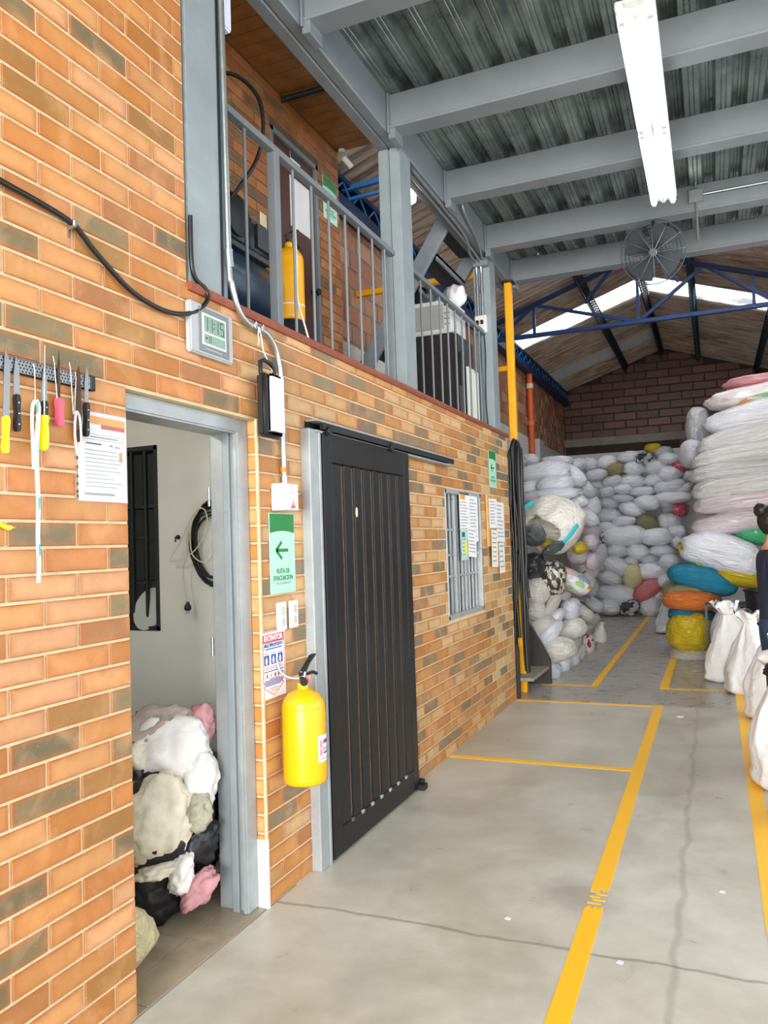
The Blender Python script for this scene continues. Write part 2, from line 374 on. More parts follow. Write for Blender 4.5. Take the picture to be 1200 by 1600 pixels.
            # warehouse side walls and far wall
ZM = 2.68                                 # mezzanine ledge height
def cells(rect, holes):
    ys = sorted({rect[0], rect[1], *[h[i] for h in holes for i in (0, 1)]}); zs = sorted({rect[2], rect[3], *[h[i] for h in holes for i in (2, 3)]})
    ys = [y for y in ys if rect[0] <= y <= rect[1]]; zs = [z for z in zs if rect[2] <= z <= rect[3]]
    for a, b in zip(ys, ys[1:]):
        for c, d in zip(zs, zs[1:]):
            my, mz = (a+b)/2, (c+d)/2
            if not any(h[0] < my < h[1] and h[2] < mz < h[3] for h in holes): yield a, b, c, d
def proj_area(p, w_, h_):
    v = Vector(p)-CAM; z = v.dot(_f)
    if z < .3: return 0
    X = 600+FPX*v.dot(_r2)/z; Y = 800-FPX*v.dot(_u2)/z
    if X < -40 or X > 1240 or Y < -40 or Y > 1640: return 0
    return w_*h_/z**2
BRM = {}
def brick_mesh(L, H, mat, d=.006):
    k = (round(L, 3), round(H, 3), mat)
    if k not in BRM:
        a, b, c = L/2, H/2, .0025; m = MB()
        i = m.pts([(-d, y, z) for y, z in ((-a, -b), (a, -b), (a, b), (-a, b))] + [(-.0025, y, z) for y, z in ((-a, -b), (a, -b), (a, b), (-a, b))] + [(0, y, z) for y, z in ((-a+c, -b+c), (a-c, -b+c), (a-c, b-c), (-a+c, b-c))])
        for lv in (0, 4):
            for j in range(4): m.face([i+lv+j, i+lv+(j+1) % 4, i+lv+4+(j+1) % 4, i+lv+4+j])
        m.face([i+8, i+9, i+10, i+11])
        BRM[k] = m.mesh('brick', mat)
    return BRM[k]
PAL = [('d0965c', 5), ('cb8c4e', 5), ('c48044', 5), ('b87838', 4), ('ad7444', 2), ('d8a070', 4), ('a2763e', 2), ('827250', 2), ('74694c', 2)]
PALX = [lin(c) for c, n_ in PAL for _ in range(n_)]
def lay(parent, rows, holes, y0, y1, z0, ch, L, J, plane, mat='brick', matf='brick_far', limit=300, pal=PALX, axis='x', jit=.0, cut=None, ph=None, parent2=None, split=0, pal2=None):
    """bricks in running bond; axis 'x': wall faces +x at x=plane; axis '-y': wall faces -y at y=plane (y0,y1 are then x)"""
    rnd = random.Random(hash((round(plane*100), round(y0*100), rows)) & 0xffff); lst = []
    for r in range(rows):
        zc0 = z0+r*ch+J/2; zc1 = z0+(r+1)*ch-J/2; a = (y1 if ph is None else ph)-.24-(L/2 if r % 2 else 0)
        a = a-L*math.ceil((a-y0)/L)
        while a < y1:
            b0, b1 = max(a, y0)+J/2, min(a+L, y1)-J/2; a += L
            if b1-b0 < .02: continue
            segs = [(b0, b1)]
            for h in holes:
                if h[2] < zc1-.012 and h[3] > zc0+.012:
                    ns = []
                    for s0, s1 in segs:
                        if h[1] <= s0 or h[0] >= s1: ns.append((s0, s1)); continue
                        if h[0]-s0 > .02: ns.append((s0, h[0]))
                        if s1-h[1] > .02: ns.append((h[1], s1))
                    segs = ns
            for s0, s1 in segs:
                if cut and not cut((s0+s1)/2, (zc0+zc1)/2): continue
                cc = rnd.choice(pal2 if pal2 and (s0+s1)/2 > split else pal); k = rnd.uniform(.72, .90); lst.append((s0, s1, zc0, zc1, tuple(min(1, x*k) for x in cc[:3])+(1,), rnd.uniform(-jit, jit)))
    def P(u, z, d=0): return (plane+d, u, z) if axis == 'x' else (u, plane-d, z)
    lst.sort(key=lambda q: -proj_area(P((q[0]+q[1])/2, (q[2]+q[3])/2), q[1]-q[0], q[3]-q[2]))
    if parent2:
        _place(parent, [q for q in lst if (q[0]+q[1])/2 < split], P, axis, mat, matf, limit); _place(parent2, [q for q in lst if (q[0]+q[1])/2 >= split], P, axis, mat, matf, limit)
    else: _place(parent, lst, P, axis, mat, matf, limit)
def _place(parent, lst, P, axis, mat, matf, limit):
    off = ROOT[parent.name]
    for q in lst[:limit]:
        o = bpy.data.objects.new('brick', brick_mesh(q[1]-q[0], q[3]-q[2], mat)); COL.objects.link(o); o.parent = parent
        o.location = Vector(P((q[0]+q[1])/2, (q[2]+q[3])/2, q[5]))-off; o.color = q[4]
        if axis != 'x': o.rotation_euler = (0, 0, -pi/2)
    rest = lst[limit:]
    if rest:
        m = MB(); cols = []
        for q in rest:
            c = .0025
            i = m.pts([P(u, z, -.006) for u, z in ((q[0], q[2]), (q[1], q[2]), (q[1], q[3]), (q[0], q[3]))] + [P(u, z, q[5]) for u, z in ((q[0]+c, q[2]+c), (q[1]-c, q[2]+c), (q[1]-c, q[3]-c), (q[0]+c, q[3]-c))])
            for j in range(4): m.face([i+j, i+(j+1) % 4, i+4+(j+1) % 4, i+4+j])
            m.face([i+4, i+5, i+6, i+7]); cols += [q[4]]*8
        o = m.build('brick_courses', matf, parent, kind='stuff')
        at = o.data.color_attributes.new('bcol', 'FLOAT_COLOR', 'POINT')
        at.data.foreach_set('color', [x for c_ in cols for x in c_])

# ---- floors
o = struct(MB().box(-1.55, XD, -9.5, 7.83, -.12, 0).build('floor', 'concrete'), 'smooth grey-beige concrete floor of the near hall')
o = struct(MB().box(-1.55, XR, 7.83, YF, -.12, -.002).build('floor_far', 'concrete_far'), 'darker worn concrete floor towards the sacks')
fr = struct(MB().box(-1.45, 0.0, .9, 3.3, 0, .001).build('floor_room', 'mortar_grey'), 'tiled floor of the small storeroom')
x = -.005
while x > -1.4:
    w_ = .17 if x > -.1 else .45
    y = .9
    while y < 3.3:
        y2 = min(y+.45, 3.3 if x < -.1 else 3.04);
        if y2 <= y: break
        MB().box(x-w_+.004, x-.002, y+.002, y2-.002, .001, .004).build('tile', 'tile', fr); y = y2
    x -= w_
# ---- brick front wall of the workshop block
H1 = (2.19, 3.05, 0, 2.185); H2 = (3.56, 4.72, 0, 2.17); H3 = (5.73, 6.73, 1.0, 2.02)
YC1 = 2.56
CH = ZM/33
wl = MB()
for a, b, c, d in cells((-1.2, 3.05, 0, ZM-.03), [H1]): wl.box(-.12, -.005, a, b, c, d)
wl.box(-.12, -.005, -1.2, YC1, ZM-.03, 5.2)
wf = struct(wl.build('wall_left_front', 'mortar'), 'orange face-brick wall on the left, rising to full height beside the steel column')
lay(wf, 30, [], -1.2, YC1, ZM, CH, .2765, .010, 0, limit=105, ph=2.19)
wl = MB()
for a, b, c, d in cells((3.05, 7.81, 0, ZM-.03), [H2, H3]): wl.box(-.12, -.005, a, b, c, d)
wl.box(-1.5, -.12, 7.69, 7.81, 0, ZM-.03)
wr = struct(wl.build('wall_left_rear', 'mortar'), 'tan face-brick wall around the black sliding door and barred window')
PAL2 = [lin(c) for c, n_ in [('d2a76e', 5), ('ca975a', 5), ('c4894a', 4), ('d6b07e', 5), ('bc8040', 2), ('ad8558', 2), ('84795e', 3), ('776d58', 1)] for _ in range(n_)]
lay(wf, 33, [H1, H2, H3], -1.2, 7.81, 0, CH, .2765, .010, 0, limit=300, pal2=PAL2, ph=2.19, parent2=wr, split=3.05)
# end face of the wall (facing the far hall) and reveal bricks beside the storeroom opening
for r in range(27):
    b_ = bpy.data.objects.new('brick', brick_mesh(.052, CH-.010, 'brick')); COL.objects.link(b_); b_.parent = wr
    b_.location = Vector((-.034, 3.05-.005, (r+.5)*CH))-ROOT[wr.name]; b_.rotation_euler = (0, 0, -pi/2); b_.color = random.choice(PALX[:20])
MB().box(-.008, .004, 3.044, 3.056, .30, 2.19).build('corner_bead', 'mortar', wr)
MB().box(-.065, .003, 3.040, 3.060, 0, .30).build('corner_patch', 'white_wall', wr)
# ledge
struct(MB().prism([(-.02, ZM-.035), (.014, ZM-.035), (.022, ZM-.02), (.018, ZM), (-.02, ZM+.004)], 'y', YC1, 7.82).build('trim_1', 'ledge_red', smooth=30), 'red-brown painted ledge along the mezzanine edge')
# storeroom interior
iw = MB()
for a, b, c, d in cells((-1.45, -.12, 0, 2.6), [(-1.30, -.765, 1.19, 2.16)]): iw.box(a, b, 3.3, 3.38, c, d)
struct(iw.build('wall_storeroom', 'white_wall'), 'scuffed white plaster wall inside the storeroom')
struct(MB().box(-.215, -.12, 3.06, 3.3, 0, 2.6).build('wall_storeroom_return', 'white_wall'), 'plaster return behind the storeroom frame')
struct(MB().box(-1.5, -1.45, .8, 3.38, 0, 2.6).build('wall_storeroom_back', 'white_wall'), 'white back wall of the storeroom')
struct(MB().box(-1.5, -.12, .8, .9, 0, 2.6).build('wall_storeroom_near', 'white_wall'), 'white near wall of the storeroom')
struct(MB().box(-1.55, -.12, -1.2, 7.81, 2.56, ZM-.005).build('floor_mezzanine', 'slab'), 'concrete slab of the mezzanine walkway')
# upper wall, set back on the mezzanine
UX = -.95
HD = (4.86, 5.60, ZM, 4.70); HD0 = (3.2, 4.22, ZM, 4.72)
uw = MB()
for a, b, c, d in cells((-1.2, 6.0, ZM, 5.0), [HD, HD0]): uw.box(UX-.1, UX-.005, a, b, c, d if d < 4.99 else 5.10)
uw.box(XL, UX-.1, 5.9, 6.0, ZM, 5.0)
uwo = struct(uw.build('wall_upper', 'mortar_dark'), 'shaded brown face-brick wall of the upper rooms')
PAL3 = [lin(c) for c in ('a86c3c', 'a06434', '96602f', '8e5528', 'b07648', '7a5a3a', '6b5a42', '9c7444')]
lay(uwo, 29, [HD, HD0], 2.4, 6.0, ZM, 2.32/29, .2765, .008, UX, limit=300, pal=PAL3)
# wooden ceiling boards over the walkway
wc = struct(MB().box(UX, -.17, -1.2, 6.0, 5.02, 5.06).build('ceiling_walkway', 'wood_dark'), 'varnished board ceiling over the mezzanine walkway')
y = 2.4
while y < 6.0:
    MB().box(UX, -.17, y+.004, min(y+.12, 6.0)-.002, 5.004, 5.022).build('plank', 'wood_ceiling', wc); y += .12
tag(MB().tube([(UX, 5.05, 4.97), (-.2, 5.05, 4.97)], .022, 8).build('ceiling_pipe', 'dark_metal', smooth=60), 'dark pipe crossing under the board ceiling', 'pipe')
# ---- warehouse shell
lw = struct(MB().box(XL-.15, XL-.006, 6.0, YF+.15, 0, 5.35).build('wall_left', 'mortar_grey'), 'raw clay block side wall of the warehouse')
PAL4 = [lin(c) for c in ('c07c55', 'c98a63', 'b56e4a', 'cf9672', 'b98068', 'd09c7c')]
lay(lw, 11, [], 6.0, YF, 3.15, .2, .36, .025, XL, mat='block', limit=300, pal=PAL4, jit=.006)
MB().box(XL-.006, XL+.006, 6.0, YF, 0, 3.72).build('whitewash', 'white_wall', lw, label='whitewashed lower part of the side wall')
fw = struct(MB().box(XL-.15, XR+.15, YF+.006, YF+.15, 0, 6.3).build('wall_far', 'mortar_black'), 'dark red clay block gable wall at the far end, colour deepened for shade')
PAL5 = [lin(c) for c in ('54261a', '5e2c1f', '482017', '663327', '522a21')]  # block colours darkened to carry the shade high on the gable
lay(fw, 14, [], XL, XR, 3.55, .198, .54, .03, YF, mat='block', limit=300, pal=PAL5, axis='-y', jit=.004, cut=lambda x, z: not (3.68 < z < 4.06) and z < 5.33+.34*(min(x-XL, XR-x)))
MB().box(XL, XR, YF-.03, YF+.006, 3.95, 4.15).build('concrete_band', 'concrete_band', fw)
MB().box(XL, XR, YF-.012, YF+.006, 0, 3.74).build('whitewash', 'white_wall', fw)
struct(MB().box(XR, XR+.15, 8.6, YF+.15, 0, 5.4).build('wall_right', 'mortar_grey'), 'plain block wall on the right of the hall')
# ---- roof: corrugated sheets, roof lights, purlins, truss
roof = sempty('roof', (0, 6, 5.4), 'corrugated fibre-cement gable roof stained brown')
RX, RZ, SL = .95, 6.25, .34
def sheet(side, y0, mat, name):
    m = MB(); n = 5*8; pr_ = .9/5; rows = 3
    for r in range(rows):
        d = 2.62*r/(rows-1)
        for k in range(n+1):
            yy = y0+.9*k/n; h = .024*cos(2*pi*(yy-y0)/pr_)
            m.v.append(Vector((RX-side*d if side > 0 else RX+d, yy, RZ-SL*d+h+(.004 if side else 0))))
    for r in range(rows-1):
        for k in range(n): a = r*(n+1)+k; m.face([a, a+1, a+n+2, a+n+1])
    return m.build(name, mat, roof, smooth=180)
k = 0; y = 5.6
while y < YF+.3:
    for side in (1, -1):
        mt = 'rooflight_added' if side == -1 and k in (4, 6) else 'rooflight' if k == 10 else 'sheet_pale' if k == 14 and side == 1 else 'fibre_cement'  # clear sheets hidden behind the deck, added to brighten the sacks
        sheet(side, y, mt, 'roof_sheet' if mt == 'fibre_cement' else 'rooflight_sheet')
    y += .9-.0; k += 1
MB().tube([(RX, 5.6, RZ+.01), (RX, YF+.3, RZ+.01)], .09, 10, flat=.35).build('ridge_cap', 'fibre_cement', roof, smooth=60)
def lattice(name, x, z, y0, y1, mat, label, depth=.2, width=.1, step=.16):
    o = thing(name, label, 'purlin', (x, y0, z-depth), 'roof purlins')
    ch_ = [(x-width/2, z), (x+width/2, z), (x, z-depth)]
    for cx, cz in ch_: MB().bar((cx, y0, cz), (cx, y1, cz), .022, .022).build('chord', mat, o)
    m = MB(); yy = y0; s_ = 0
    while yy+step <= y1:
        for cx, cz in ch_[:2]:
            a, b = ((cx, yy, cz), (x, yy+step/2, z-depth))
            m.bar(a, b, .010, .010); m.bar(b, (cx, yy+step, cz), .010, .010)
        m.bar((ch_[0][0], yy, z), (ch_[1][0], yy+step/2, z), .009, .009); m.bar((ch_[1][0], yy+step/2, z), (ch_[0][0], yy+step, z), .009, .009)
        yy += step
    m.build('lacing', mat, o, kind='stuff')
    return o
lattice('purlin', .05, RZ-SL*.9-.05, 8.5, YF, 'lattice_dark', 'dark lattice purlin under the left roof slope')
lattice('purlin', .90, RZ-.07, 8.5, YF, 'lattice_dark', 'dark lattice purlin just left of the ridge')
lattice('purlin', 1.74, RZ-SL*.79-.05, 8.5, YF, 'lattice_teal', 'teal lattice purlin under the right roof slope')
lattice('purlin', 3.0, RZ-SL*2.05-.05, 8.5, YF, 'lattice_dark', 'dark lattice purlin near the right eave')
# eave beam along the left wall: blue plate with lattice above
eb = thing('eave_beam', 'blue eave beam running along the left side wall', 'beam', (XL+.1, 6.1, 5.02))
MB().box(XL+.01, XL+.15, 6.05, YF-.02, 5.02, 5.16).build('plate', 'blue_dark', eb, bevel=.006)
MB().box(XL+.01, XL+.15, 6.05, YF-.02, 5.30, 5.36).build('top_chord', 'blue_dark', eb, bevel=.006)
m = MB(); yy = 6.1
while yy < YF-.4:
    m.bar((XL+.13, yy, 5.15), (XL+.13, yy+.2, 5.31), .014, .014); m.bar((XL+.13, yy+.2, 5.31), (XL+.13, yy+.4, 5.15), .014, .014); yy += .4
m.build('lacing', 'blue_light', eb, kind='stuff')
MB().box(XL-.002, XL+.012, 6.05, YF-.02, 5.14, 5.32).build('back_plate', 'blue_dark', eb)
eb2 = tag(MB().box(XR-.15, XR-.01, 8.5, YF-.02, 5.02, 5.3).build('eave_beam', 'blue_dark', bevel=.006), 'blue eave beam along the right side wall', 'beam')
def truss(y, label):
    o = thing('roof_truss', label, 'truss', (RX, y, 4.98))
    zb, ze = 5.02, 5.30
    W = 2.45
    MB().bar((RX-W, y, zb), (RX+W, y, zb), .07, .07).build('bottom_chord', 'blue_paint', o, bevel=.008)
    top = lambda x_: RZ-.15-SL*abs(x_-RX)
    for s_ in (-1, 1): MB().bar((RX, y, RZ-.15), (RX+s_*W, y, top(RX+W)), .07, .07).build('top_chord', 'blue_dark', o, bevel=.008)
    xs = [-1.67, 0, 1.67]
    for d in xs: MB().bar((RX+d, y, zb), (RX+d, y, top(RX+d)), .045, .045).build('post', 'blue_paint', o)
    for a, b in ((-2.35, -1.67), (-1.0, -1.67+.02), (-1.67, 0), (1.67, 0), (.83, 1.67), (2.35, 1.67)):
        pass
    for (xa, za), (xb, zb_) in (((-2.3, zb), (-1.67, 0)), ((0, zb), (-1.67, 0)), ((-.83+.0, zb+.42), (-.35, 0)), ((0, zb), (1.0, 0)), ((.62, zb+.55), (.35, 0)), ((2.0, zb), (1.0, 0)), ((2.0, zb), (2.4, 0))):
        MB().bar((RX+xa, y, za), (RX+xb, y, zb_ or top(RX+xb)), .05, .05).build('diagonal', 'blue_paint', o)
truss(13.0, 'blue steel roof truss in front of the far gable')
tb = thing('roof_brace', 'bright blue twin bars under the roof behind the upper room', 'brace', (-1.2, 7.3, 5.3))
MB().bar((XL+.05, 7.25, 5.30), (-.5, 7.25, 5.34), .05, .05).build('bar', 'blue_light', tb)
MB().bar((XL+.05, 7.25, 5.18), (-.5, 7.25, 5.22), .04, .03).build('bar', 'blue_light', tb)
# ---- deck over the hall: galvanised ribbed sheets on grey box beams
ZD = 4.64
deck = sempty('ceiling', (1.7, 2, ZD), 'ribbed galvanised steel decking over the hall')
per = .205
prof = [(0, 0), (.028, 0), (.034, .006), (.040, 0), (.058, 0), (.064, .006), (.070, 0), (.098, 0), (.118, .055), (.140, .055), (.146, .049), (.160, .049), (.166, .055), (.185, .055)]
x = .0
while x < XD:
    m = MB(); pts = [(x+k*per+a, ZD+b) for k in range(4) for a, b in prof]+[(x+4*per, ZD)]
    pts = [(min(a, XD), b) for a, b in pts]
    for (ya, yb, dz) in ((-.6, 3.70, 0), (3.66, 8.45, .006)):
        i = m.pts([(a, ya, b-dz) for a, b in pts]+[(a, yb, b-dz) for a, b in pts]); n = len(pts)
        for k in range(n-1): m.face([i+k, i+k+1, i+n+k+1, i+n+k])
    m.build('deck_sheet', 'galv_deck', deck); x += 4*per
MB().box(0, XD, -.6, 8.45, ZD+.09, ZD+.15).build('slab', 'slab', deck)
def beam(y1, label, x0=.0):
    o = thing('cross_beam', label, 'beam', (1.7, y1-.07, 4.4), 'grey cross beams')
    y0 = y1-.14
    MB().box(x0, XD, y0, y1, 4.404, ZD-.002).build('web', 'grey_paint', o, bevel=.006)
    MB().box(x0, XD, y0-.012, y1+.002, 4.40, 4.418).build('flange', 'grey_paint', o, bevel=.003)
    MB().box(.002, .016, y0-.03, y0+.01, 4.36, ZD-.004).build('end_plate', 'grey_paint', o, bevel=.003)
    MB().box(.0, .05, y0-.01, y1, 4.33, 4.40).build('bracket', 'grey_paint', o, bevel=.004)
    return o
for yb, nm in ((1.35, 'grey steel cross beam over the hall, nearest one'), (2.55, 'grey steel cross beam before the tall grey column'), (3.75, 'grey steel cross beam at the near end of the lamp'), (4.95, 'grey steel cross beam next to the middle column'), (6.16, 'grey steel cross beam at the far end of the lamp'), (7.38, 'grey steel cross beam just in front of the fan'), (8.42, 'grey steel cross beam at the deck edge above the fan')): beam(yb, nm)
g = thing('edge_girder', 'grey twin-channel girder carrying the deck edge above the columns', 'beam', (-.08, 2, 4.37))
for a, b in ((-.165, -.085), (-.081, 0)): MB().box(a, b, YC1+.01, 8.45, 4.375, ZD+.02).build('channel', 'grey_paint', g, bevel=.008)
# columns
def column(y0, y1, label, z1=4.375, z0=ZM):
    o = thing('steel_column', label, 'column', (-.08, (y0+y1)/2, z0), 'grey steel columns')
    for a, b in ((-.163, -.083), (-.079, -.001)): MB().box(a, b, y0, y1, z0, z1).build('channel', 'grey_paint_worn', o, bevel=.008, seg=2)
    return o
c1 = column(2.575, 2.85, 'tall grey steel column between the front brick wall and the railing')
MB().box(-.02, .004, 2.80, 2.812, ZM, 4.37).build('seam', 'dark_metal', c1)
column(5.0, 5.22, 'grey steel column between the two railing sections'); column(7.36, 7.58, 'grey steel column at the end of the mezzanine with the outlet box')

# ================================================================== THINGS ON THE BRICK WALL
# ---- storeroom door frame
fr = sempty('door_1', (-.1, 2.6, 0), 'pale grey metal door frame of the storeroom')
MB().box(-.215, -.055, 2.985, 3.045, 0, 2.185).build('jamb', 'frame_metal', fr, bevel=.006)
MB().box(-.075, -.045, 2.955, 3.047, 0, 2.19).build('architrave', 'frame_metal', fr, bevel=.008, seg=2)
MB().box(-.135, -.10, 2.965, 2.99, 0, 2.15).build('stop', 'grey_paint_worn', fr, bevel=.004)
MB().box(-.215, -.055, 2.192, 2.245, 0, 2.185).build('jamb', 'frame_metal', fr, bevel=.006)
MB().box(-.215, -.055, 2.245, 2.985, 2.125, 2.185).build('head', 'frame_metal', fr, bevel=.006)
MB().box(-.0745, -.0445, 2.20, 3.046, 2.118, 2.191).build('architrave', 'frame_metal', fr, bevel=.008, seg=2)
for z in (.52, 1.12, 1.80):
    h = MB(); h.lathe([(.007, 0), (.007, .025), (.006, .026), (.006, .028), (.007, .029), (.007, .055), (.006, .056), (.006, .058), (.007, .059), (.007, .085)], (-.222, 2.985, z), n=10).build('hinge', 'chrome', fr, smooth=40)
# ---- storeroom inner window with dark grille
wi = sempty('window_1', (-.88, 3.14, 1.19), 'dark barred inner window of the storeroom')
MB().box(-1.15, -.615, 3.16, 3.178, 1.19, 2.16).build('pane', 'glass_dark', wi)
for a, b, c, d in ((-1.15, -.615, 2.135, 2.16), (-1.15, -.615, 1.19, 1.215), (-.64, -.615, 1.19, 2.16)): MB().box(a, b, 3.095, 3.16, c, d).build('window_frame', 'grille_dark', wi, bevel=.003)
for x in (-.70, -.79, -.88, -.97, -1.06): MB().box(x-.008, x+.008, 3.10, 3.116, 1.2, 2.15).build('bar', 'grille_dark', wi)
for z in (1.44, 1.68, 1.84): MB().box(-1.15, -.62, 3.112, 3.124, z-.008, z+.008).build('bar', 'grille_dark', wi)
tag(MB().lathe([(.10, 0), (.12, .012), (.115, .03), (.06, .036)], (0, 0, 0), n=28).build('basin', 'grey_box', smooth=40), 'pale round basin leaning behind the inner window bars', 'basin')
b_ = bpy.data.objects['basin']; b_.location = (-.70, 3.128, 1.30); b_.rotation_euler = (RAD(80), RAD(25), 0); b_.scale = (.75, 1, .6)
# ---- cable coil hung on the storeroom wall
cc = thing('cable_coil', 'black cable coil hanging on the white storeroom wall', 'cable', (-.33, 3.08, 1.3))
rnd = random.Random(3)
for k in range(11):
    rx = .115+rnd.uniform(-.02, .03); rz = .19+rnd.uniform(-.03, .035); dz = rnd.uniform(-.03, .03)
    pts = [(-.255+rx*sin(a)+rnd.uniform(-.002, .002), 3.075-.004*(k % 5), 1.665+dz-.02*(k % 3)-rz*cos(a)*(1.0 if cos(a) > 0 else .9)) for a in [2*pi*j/36 for j in range(36)]]
    MB().tube(pts, .0055, 6, closed=True).build('loop', 'black_rubber', cc, smooth=80)
wk = thing('cream_wire', 'thin cream flex with a black plug hanging over the coil', 'cable', (-.42, 3.04, 1.3))
MB().tube(spl([(-.29, 3.045, 1.84), (-.36, 3.04, 1.77), (-.43, 3.045, 1.66), (-.50, 3.05, 1.57), (-.50, 3.05, 1.55), (-.42, 3.045, 1.56), (-.33, 3.045, 1.62), (-.27, 3.04, 1.72), (-.28, 3.04, 1.80), (-.33, 3.04, 1.80), (-.37, 3.04, 1.70), (-.36, 3.04, 1.58), (-.28, 3.04, 1.54), (-.22, 3.04, 1.6)], 6), .0035, 6).build('flex', 'cream_wire', wk, smooth=80)
MB().tube(spl([(-.30, 3.045, 1.83), (-.39, 3.045, 1.70), (-.40, 3.045, 1.58), (-.425, 3.045, 1.50), (-.415, 3.05, 1.40), (-.405, 3.05, 1.345)], 6), .0035, 6).build('flex', 'cream_wire', wk, smooth=80)
pl = MB().lathe([(.006, 0), (.009, -.01), (.016, -.02), (.019, -.035), (.012, -.045)], (-.404, 3.05, 1.345), n=12).build('plug', 'black_plastic', wk, smooth=50)
m = MB(); m.box(-.413, -.409, 3.048, 3.052, 1.285, 1.302); m.box(-.400, -.396, 3.048, 3.052, 1.285, 1.302); m.build('pin', 'chrome', pl)
hk = thing('wall_hook', 'small metal hook on the storeroom wall left of the coil', 'hook', (-.49, 3.085, 1.66))
MB().lathe([(.012, 0), (.012, .006)], (-.49, 3.094, 1.672), 'y', 10).build('plate', 'dark_metal', hk); MB().tube(spl([(-.49, 3.09, 1.68), (-.485, 3.07, 1.672), (-.48, 3.062, 1.66), (-.484, 3.068, 1.648)]), .0035, 6).build('hook', 'dark_metal', hk)
ch_ = thing('hanging_chain', 'short steel chain on the storeroom frame', 'chain', (-.225, 3.05, 1.72))
for k in range(4): MB().tube([(-.225+(.006*cos(a) if k % 2 else 0), 3.06+(0 if k % 2 else .006*cos(a)), 1.80-.024*k+.015*sin(a)) for a in [2*pi*j/10 for j in range(10)]], .0025, 5, closed=True).build('link', 'dark_metal', ch_, smooth=80)

for n_ in ('window_1', 'basin', 'cable_coil', 'cream_wire', 'wall_hook'): bpy.data.objects[n_].location += Vector((-.15, .2, 0))

# ---- bag of clothes, khaki sack in the storeroom
def blob(n_sub, fn):
    bm = bmesh.new(); bmesh.ops.create_icosphere(bm, subdivisions=n_sub, radius=1)
    for v in bm.verts: v.co = fn(v.co.normalized())
    return bm
def bm_obj(bm, name, mat, parent=None, loc=(0, 0, 0), smooth=True):
    me = bpy.data.meshes.new(name); bmesh.ops.recalc_face_normals(bm, faces=bm.faces); bm.to_mesh(me); bm.free()
    me.polygons.foreach_set('use_smooth', [smooth]*len(me.polygons)); me.materials.append(MATS[mat])
    o = bpy.data.objects.new(name, me); COL.objects.link(o); o.location = loc
    if parent: o.parent = parent; ROOT[o.name] = ROOT[parent.name]
    return o
def fbm(p, s, seed=0): return noise.fractal(Vector(p)*s+Vector((seed*7.3, seed*3.1, seed*1.7)), 1.0, 2.0, 4)
def ridge(p, s, seed=0): return 1-2*abs(noise.noise(Vector(p)*s+Vector((seed*5.1, seed*2.3, seed*4.7))))
def clothes(n):
    r = 1/((abs(n.x)**2.8+abs(n.y)**2.8+abs(n.z)**2.6)**(1/2.7))
    p = Vector((n.x*r*.355, n.y*r*.30, n.z*r*.41+.40))
    p += n*(.05*fbm(n, 2.2, 1)+.020*ridge(n, 5, 2)+.010*ridge(n, 11, 3))
    p.z = max(p.z, .006)
    if p.z > .60: k = 1-.55*(p.z-.60)/.25; p.x *= k; p.y *= k
    return p
cb = thing('clothes_bag', 'clear plastic bag bulging with black and white clothes on the storeroom floor', 'bag', (-.59, 2.92, .004))
plain('cloth_cream', 'dcd4bf', .85, var=.1, scale=14, bump=.4, bscale=22); plain('cloth_white', 'e6e2df', .85, var=.08, scale=14, bump=.4, bscale=22); plain('cloth_teal', '1d6b62', .85, var=.2, scale=14, bump=.3); plain('cloth_yellow', 'd8b21f', .85, var=.15, scale=14, bump=.3); plain('cloth_pink', 'c58f93', .85, var=.15, scale=14, bump=.3); plain('cloth_black', '15171c', .35, var=.3, scale=14, bump=.5, bscale=16); plain('cloth_grey', 'a9a692', .9, var=.15, scale=30, bump=.5, bscale=60); plain('cloth_taupe', 'a99a90', .6, var=.2, scale=12, bump=.5, bscale=16)
bm_obj(blob(5, clothes), 'bundle', 'cloth_black', cb)
def rag(cx, cy, cz, sx, sy, sz, mat, seed, parent, sub=4, rot=0):
    def fn(n):
        k = 1+.30*fbm(n, 1.4, seed)+.16*ridge(n, 3.0, seed+1)+.08*ridge(n, 7, seed+2)
        p = Vector((n.x*sx*k, n.y*sy*k, n.z*sz*k)); p.rotate(Matrix.Rotation(rot, 3, 'Y')); p.rotate(Matrix.Rotation(RAD(40), 3, 'Z')) if parent.name.startswith('clothes') else None; return p+Vector((cx, cy, cz))
    return bm_obj(blob(sub, fn), 'garment', mat, parent)
for k, (a, b, sw, sh, mt, rot, dep) in enumerate(((290, 640, .13, .17, 'cloth_cream', .25, .26), (345, 330, .16, .15, 'cloth_white', -.2, .16), (480, 470, .07, .11, 'cloth_white', 0, .19), (490, 190, .06, .10, 'cloth_pink', .3, .08), (270, 170, .14, .09, 'cloth_taupe', -.3, .10), (110, 430, .11, .12, 'cloth_black', 0, .16), (465, 620, .06, .07, 'cloth_grey', 0, .25), (130, 710, .06, .085, 'cloth_white', .2, .22), (75, 750, .055, .09, 'cloth_yellow', 0, .22), (85, 970, .065, .09, 'cloth_teal', 0, .22), (375, 960, .045, .08, 'cloth_white', .3, .265), (270, 925, .09, .03, 'cloth_cream', -.15, .26), (460, 1080, .09, .05, 'cloth_pink', -.7, .24), (170, 300, .07, .06, 'cloth_cream', .4, .15), (230, 1080, .13, .12, 'cloth_black', 0, .19), (450, 830, .09, .10, 'cloth_black', 0, .19))):
    sx_ = (a-290)*.00086+.085; z_ = .03+(1250-b)*.00072
    dep += .085
    rag(.64*dep+.77*sx_, -.77*dep+.64*sx_, z_, sw, .07, sh, mt, 3+2*k, cb, 4, rot)
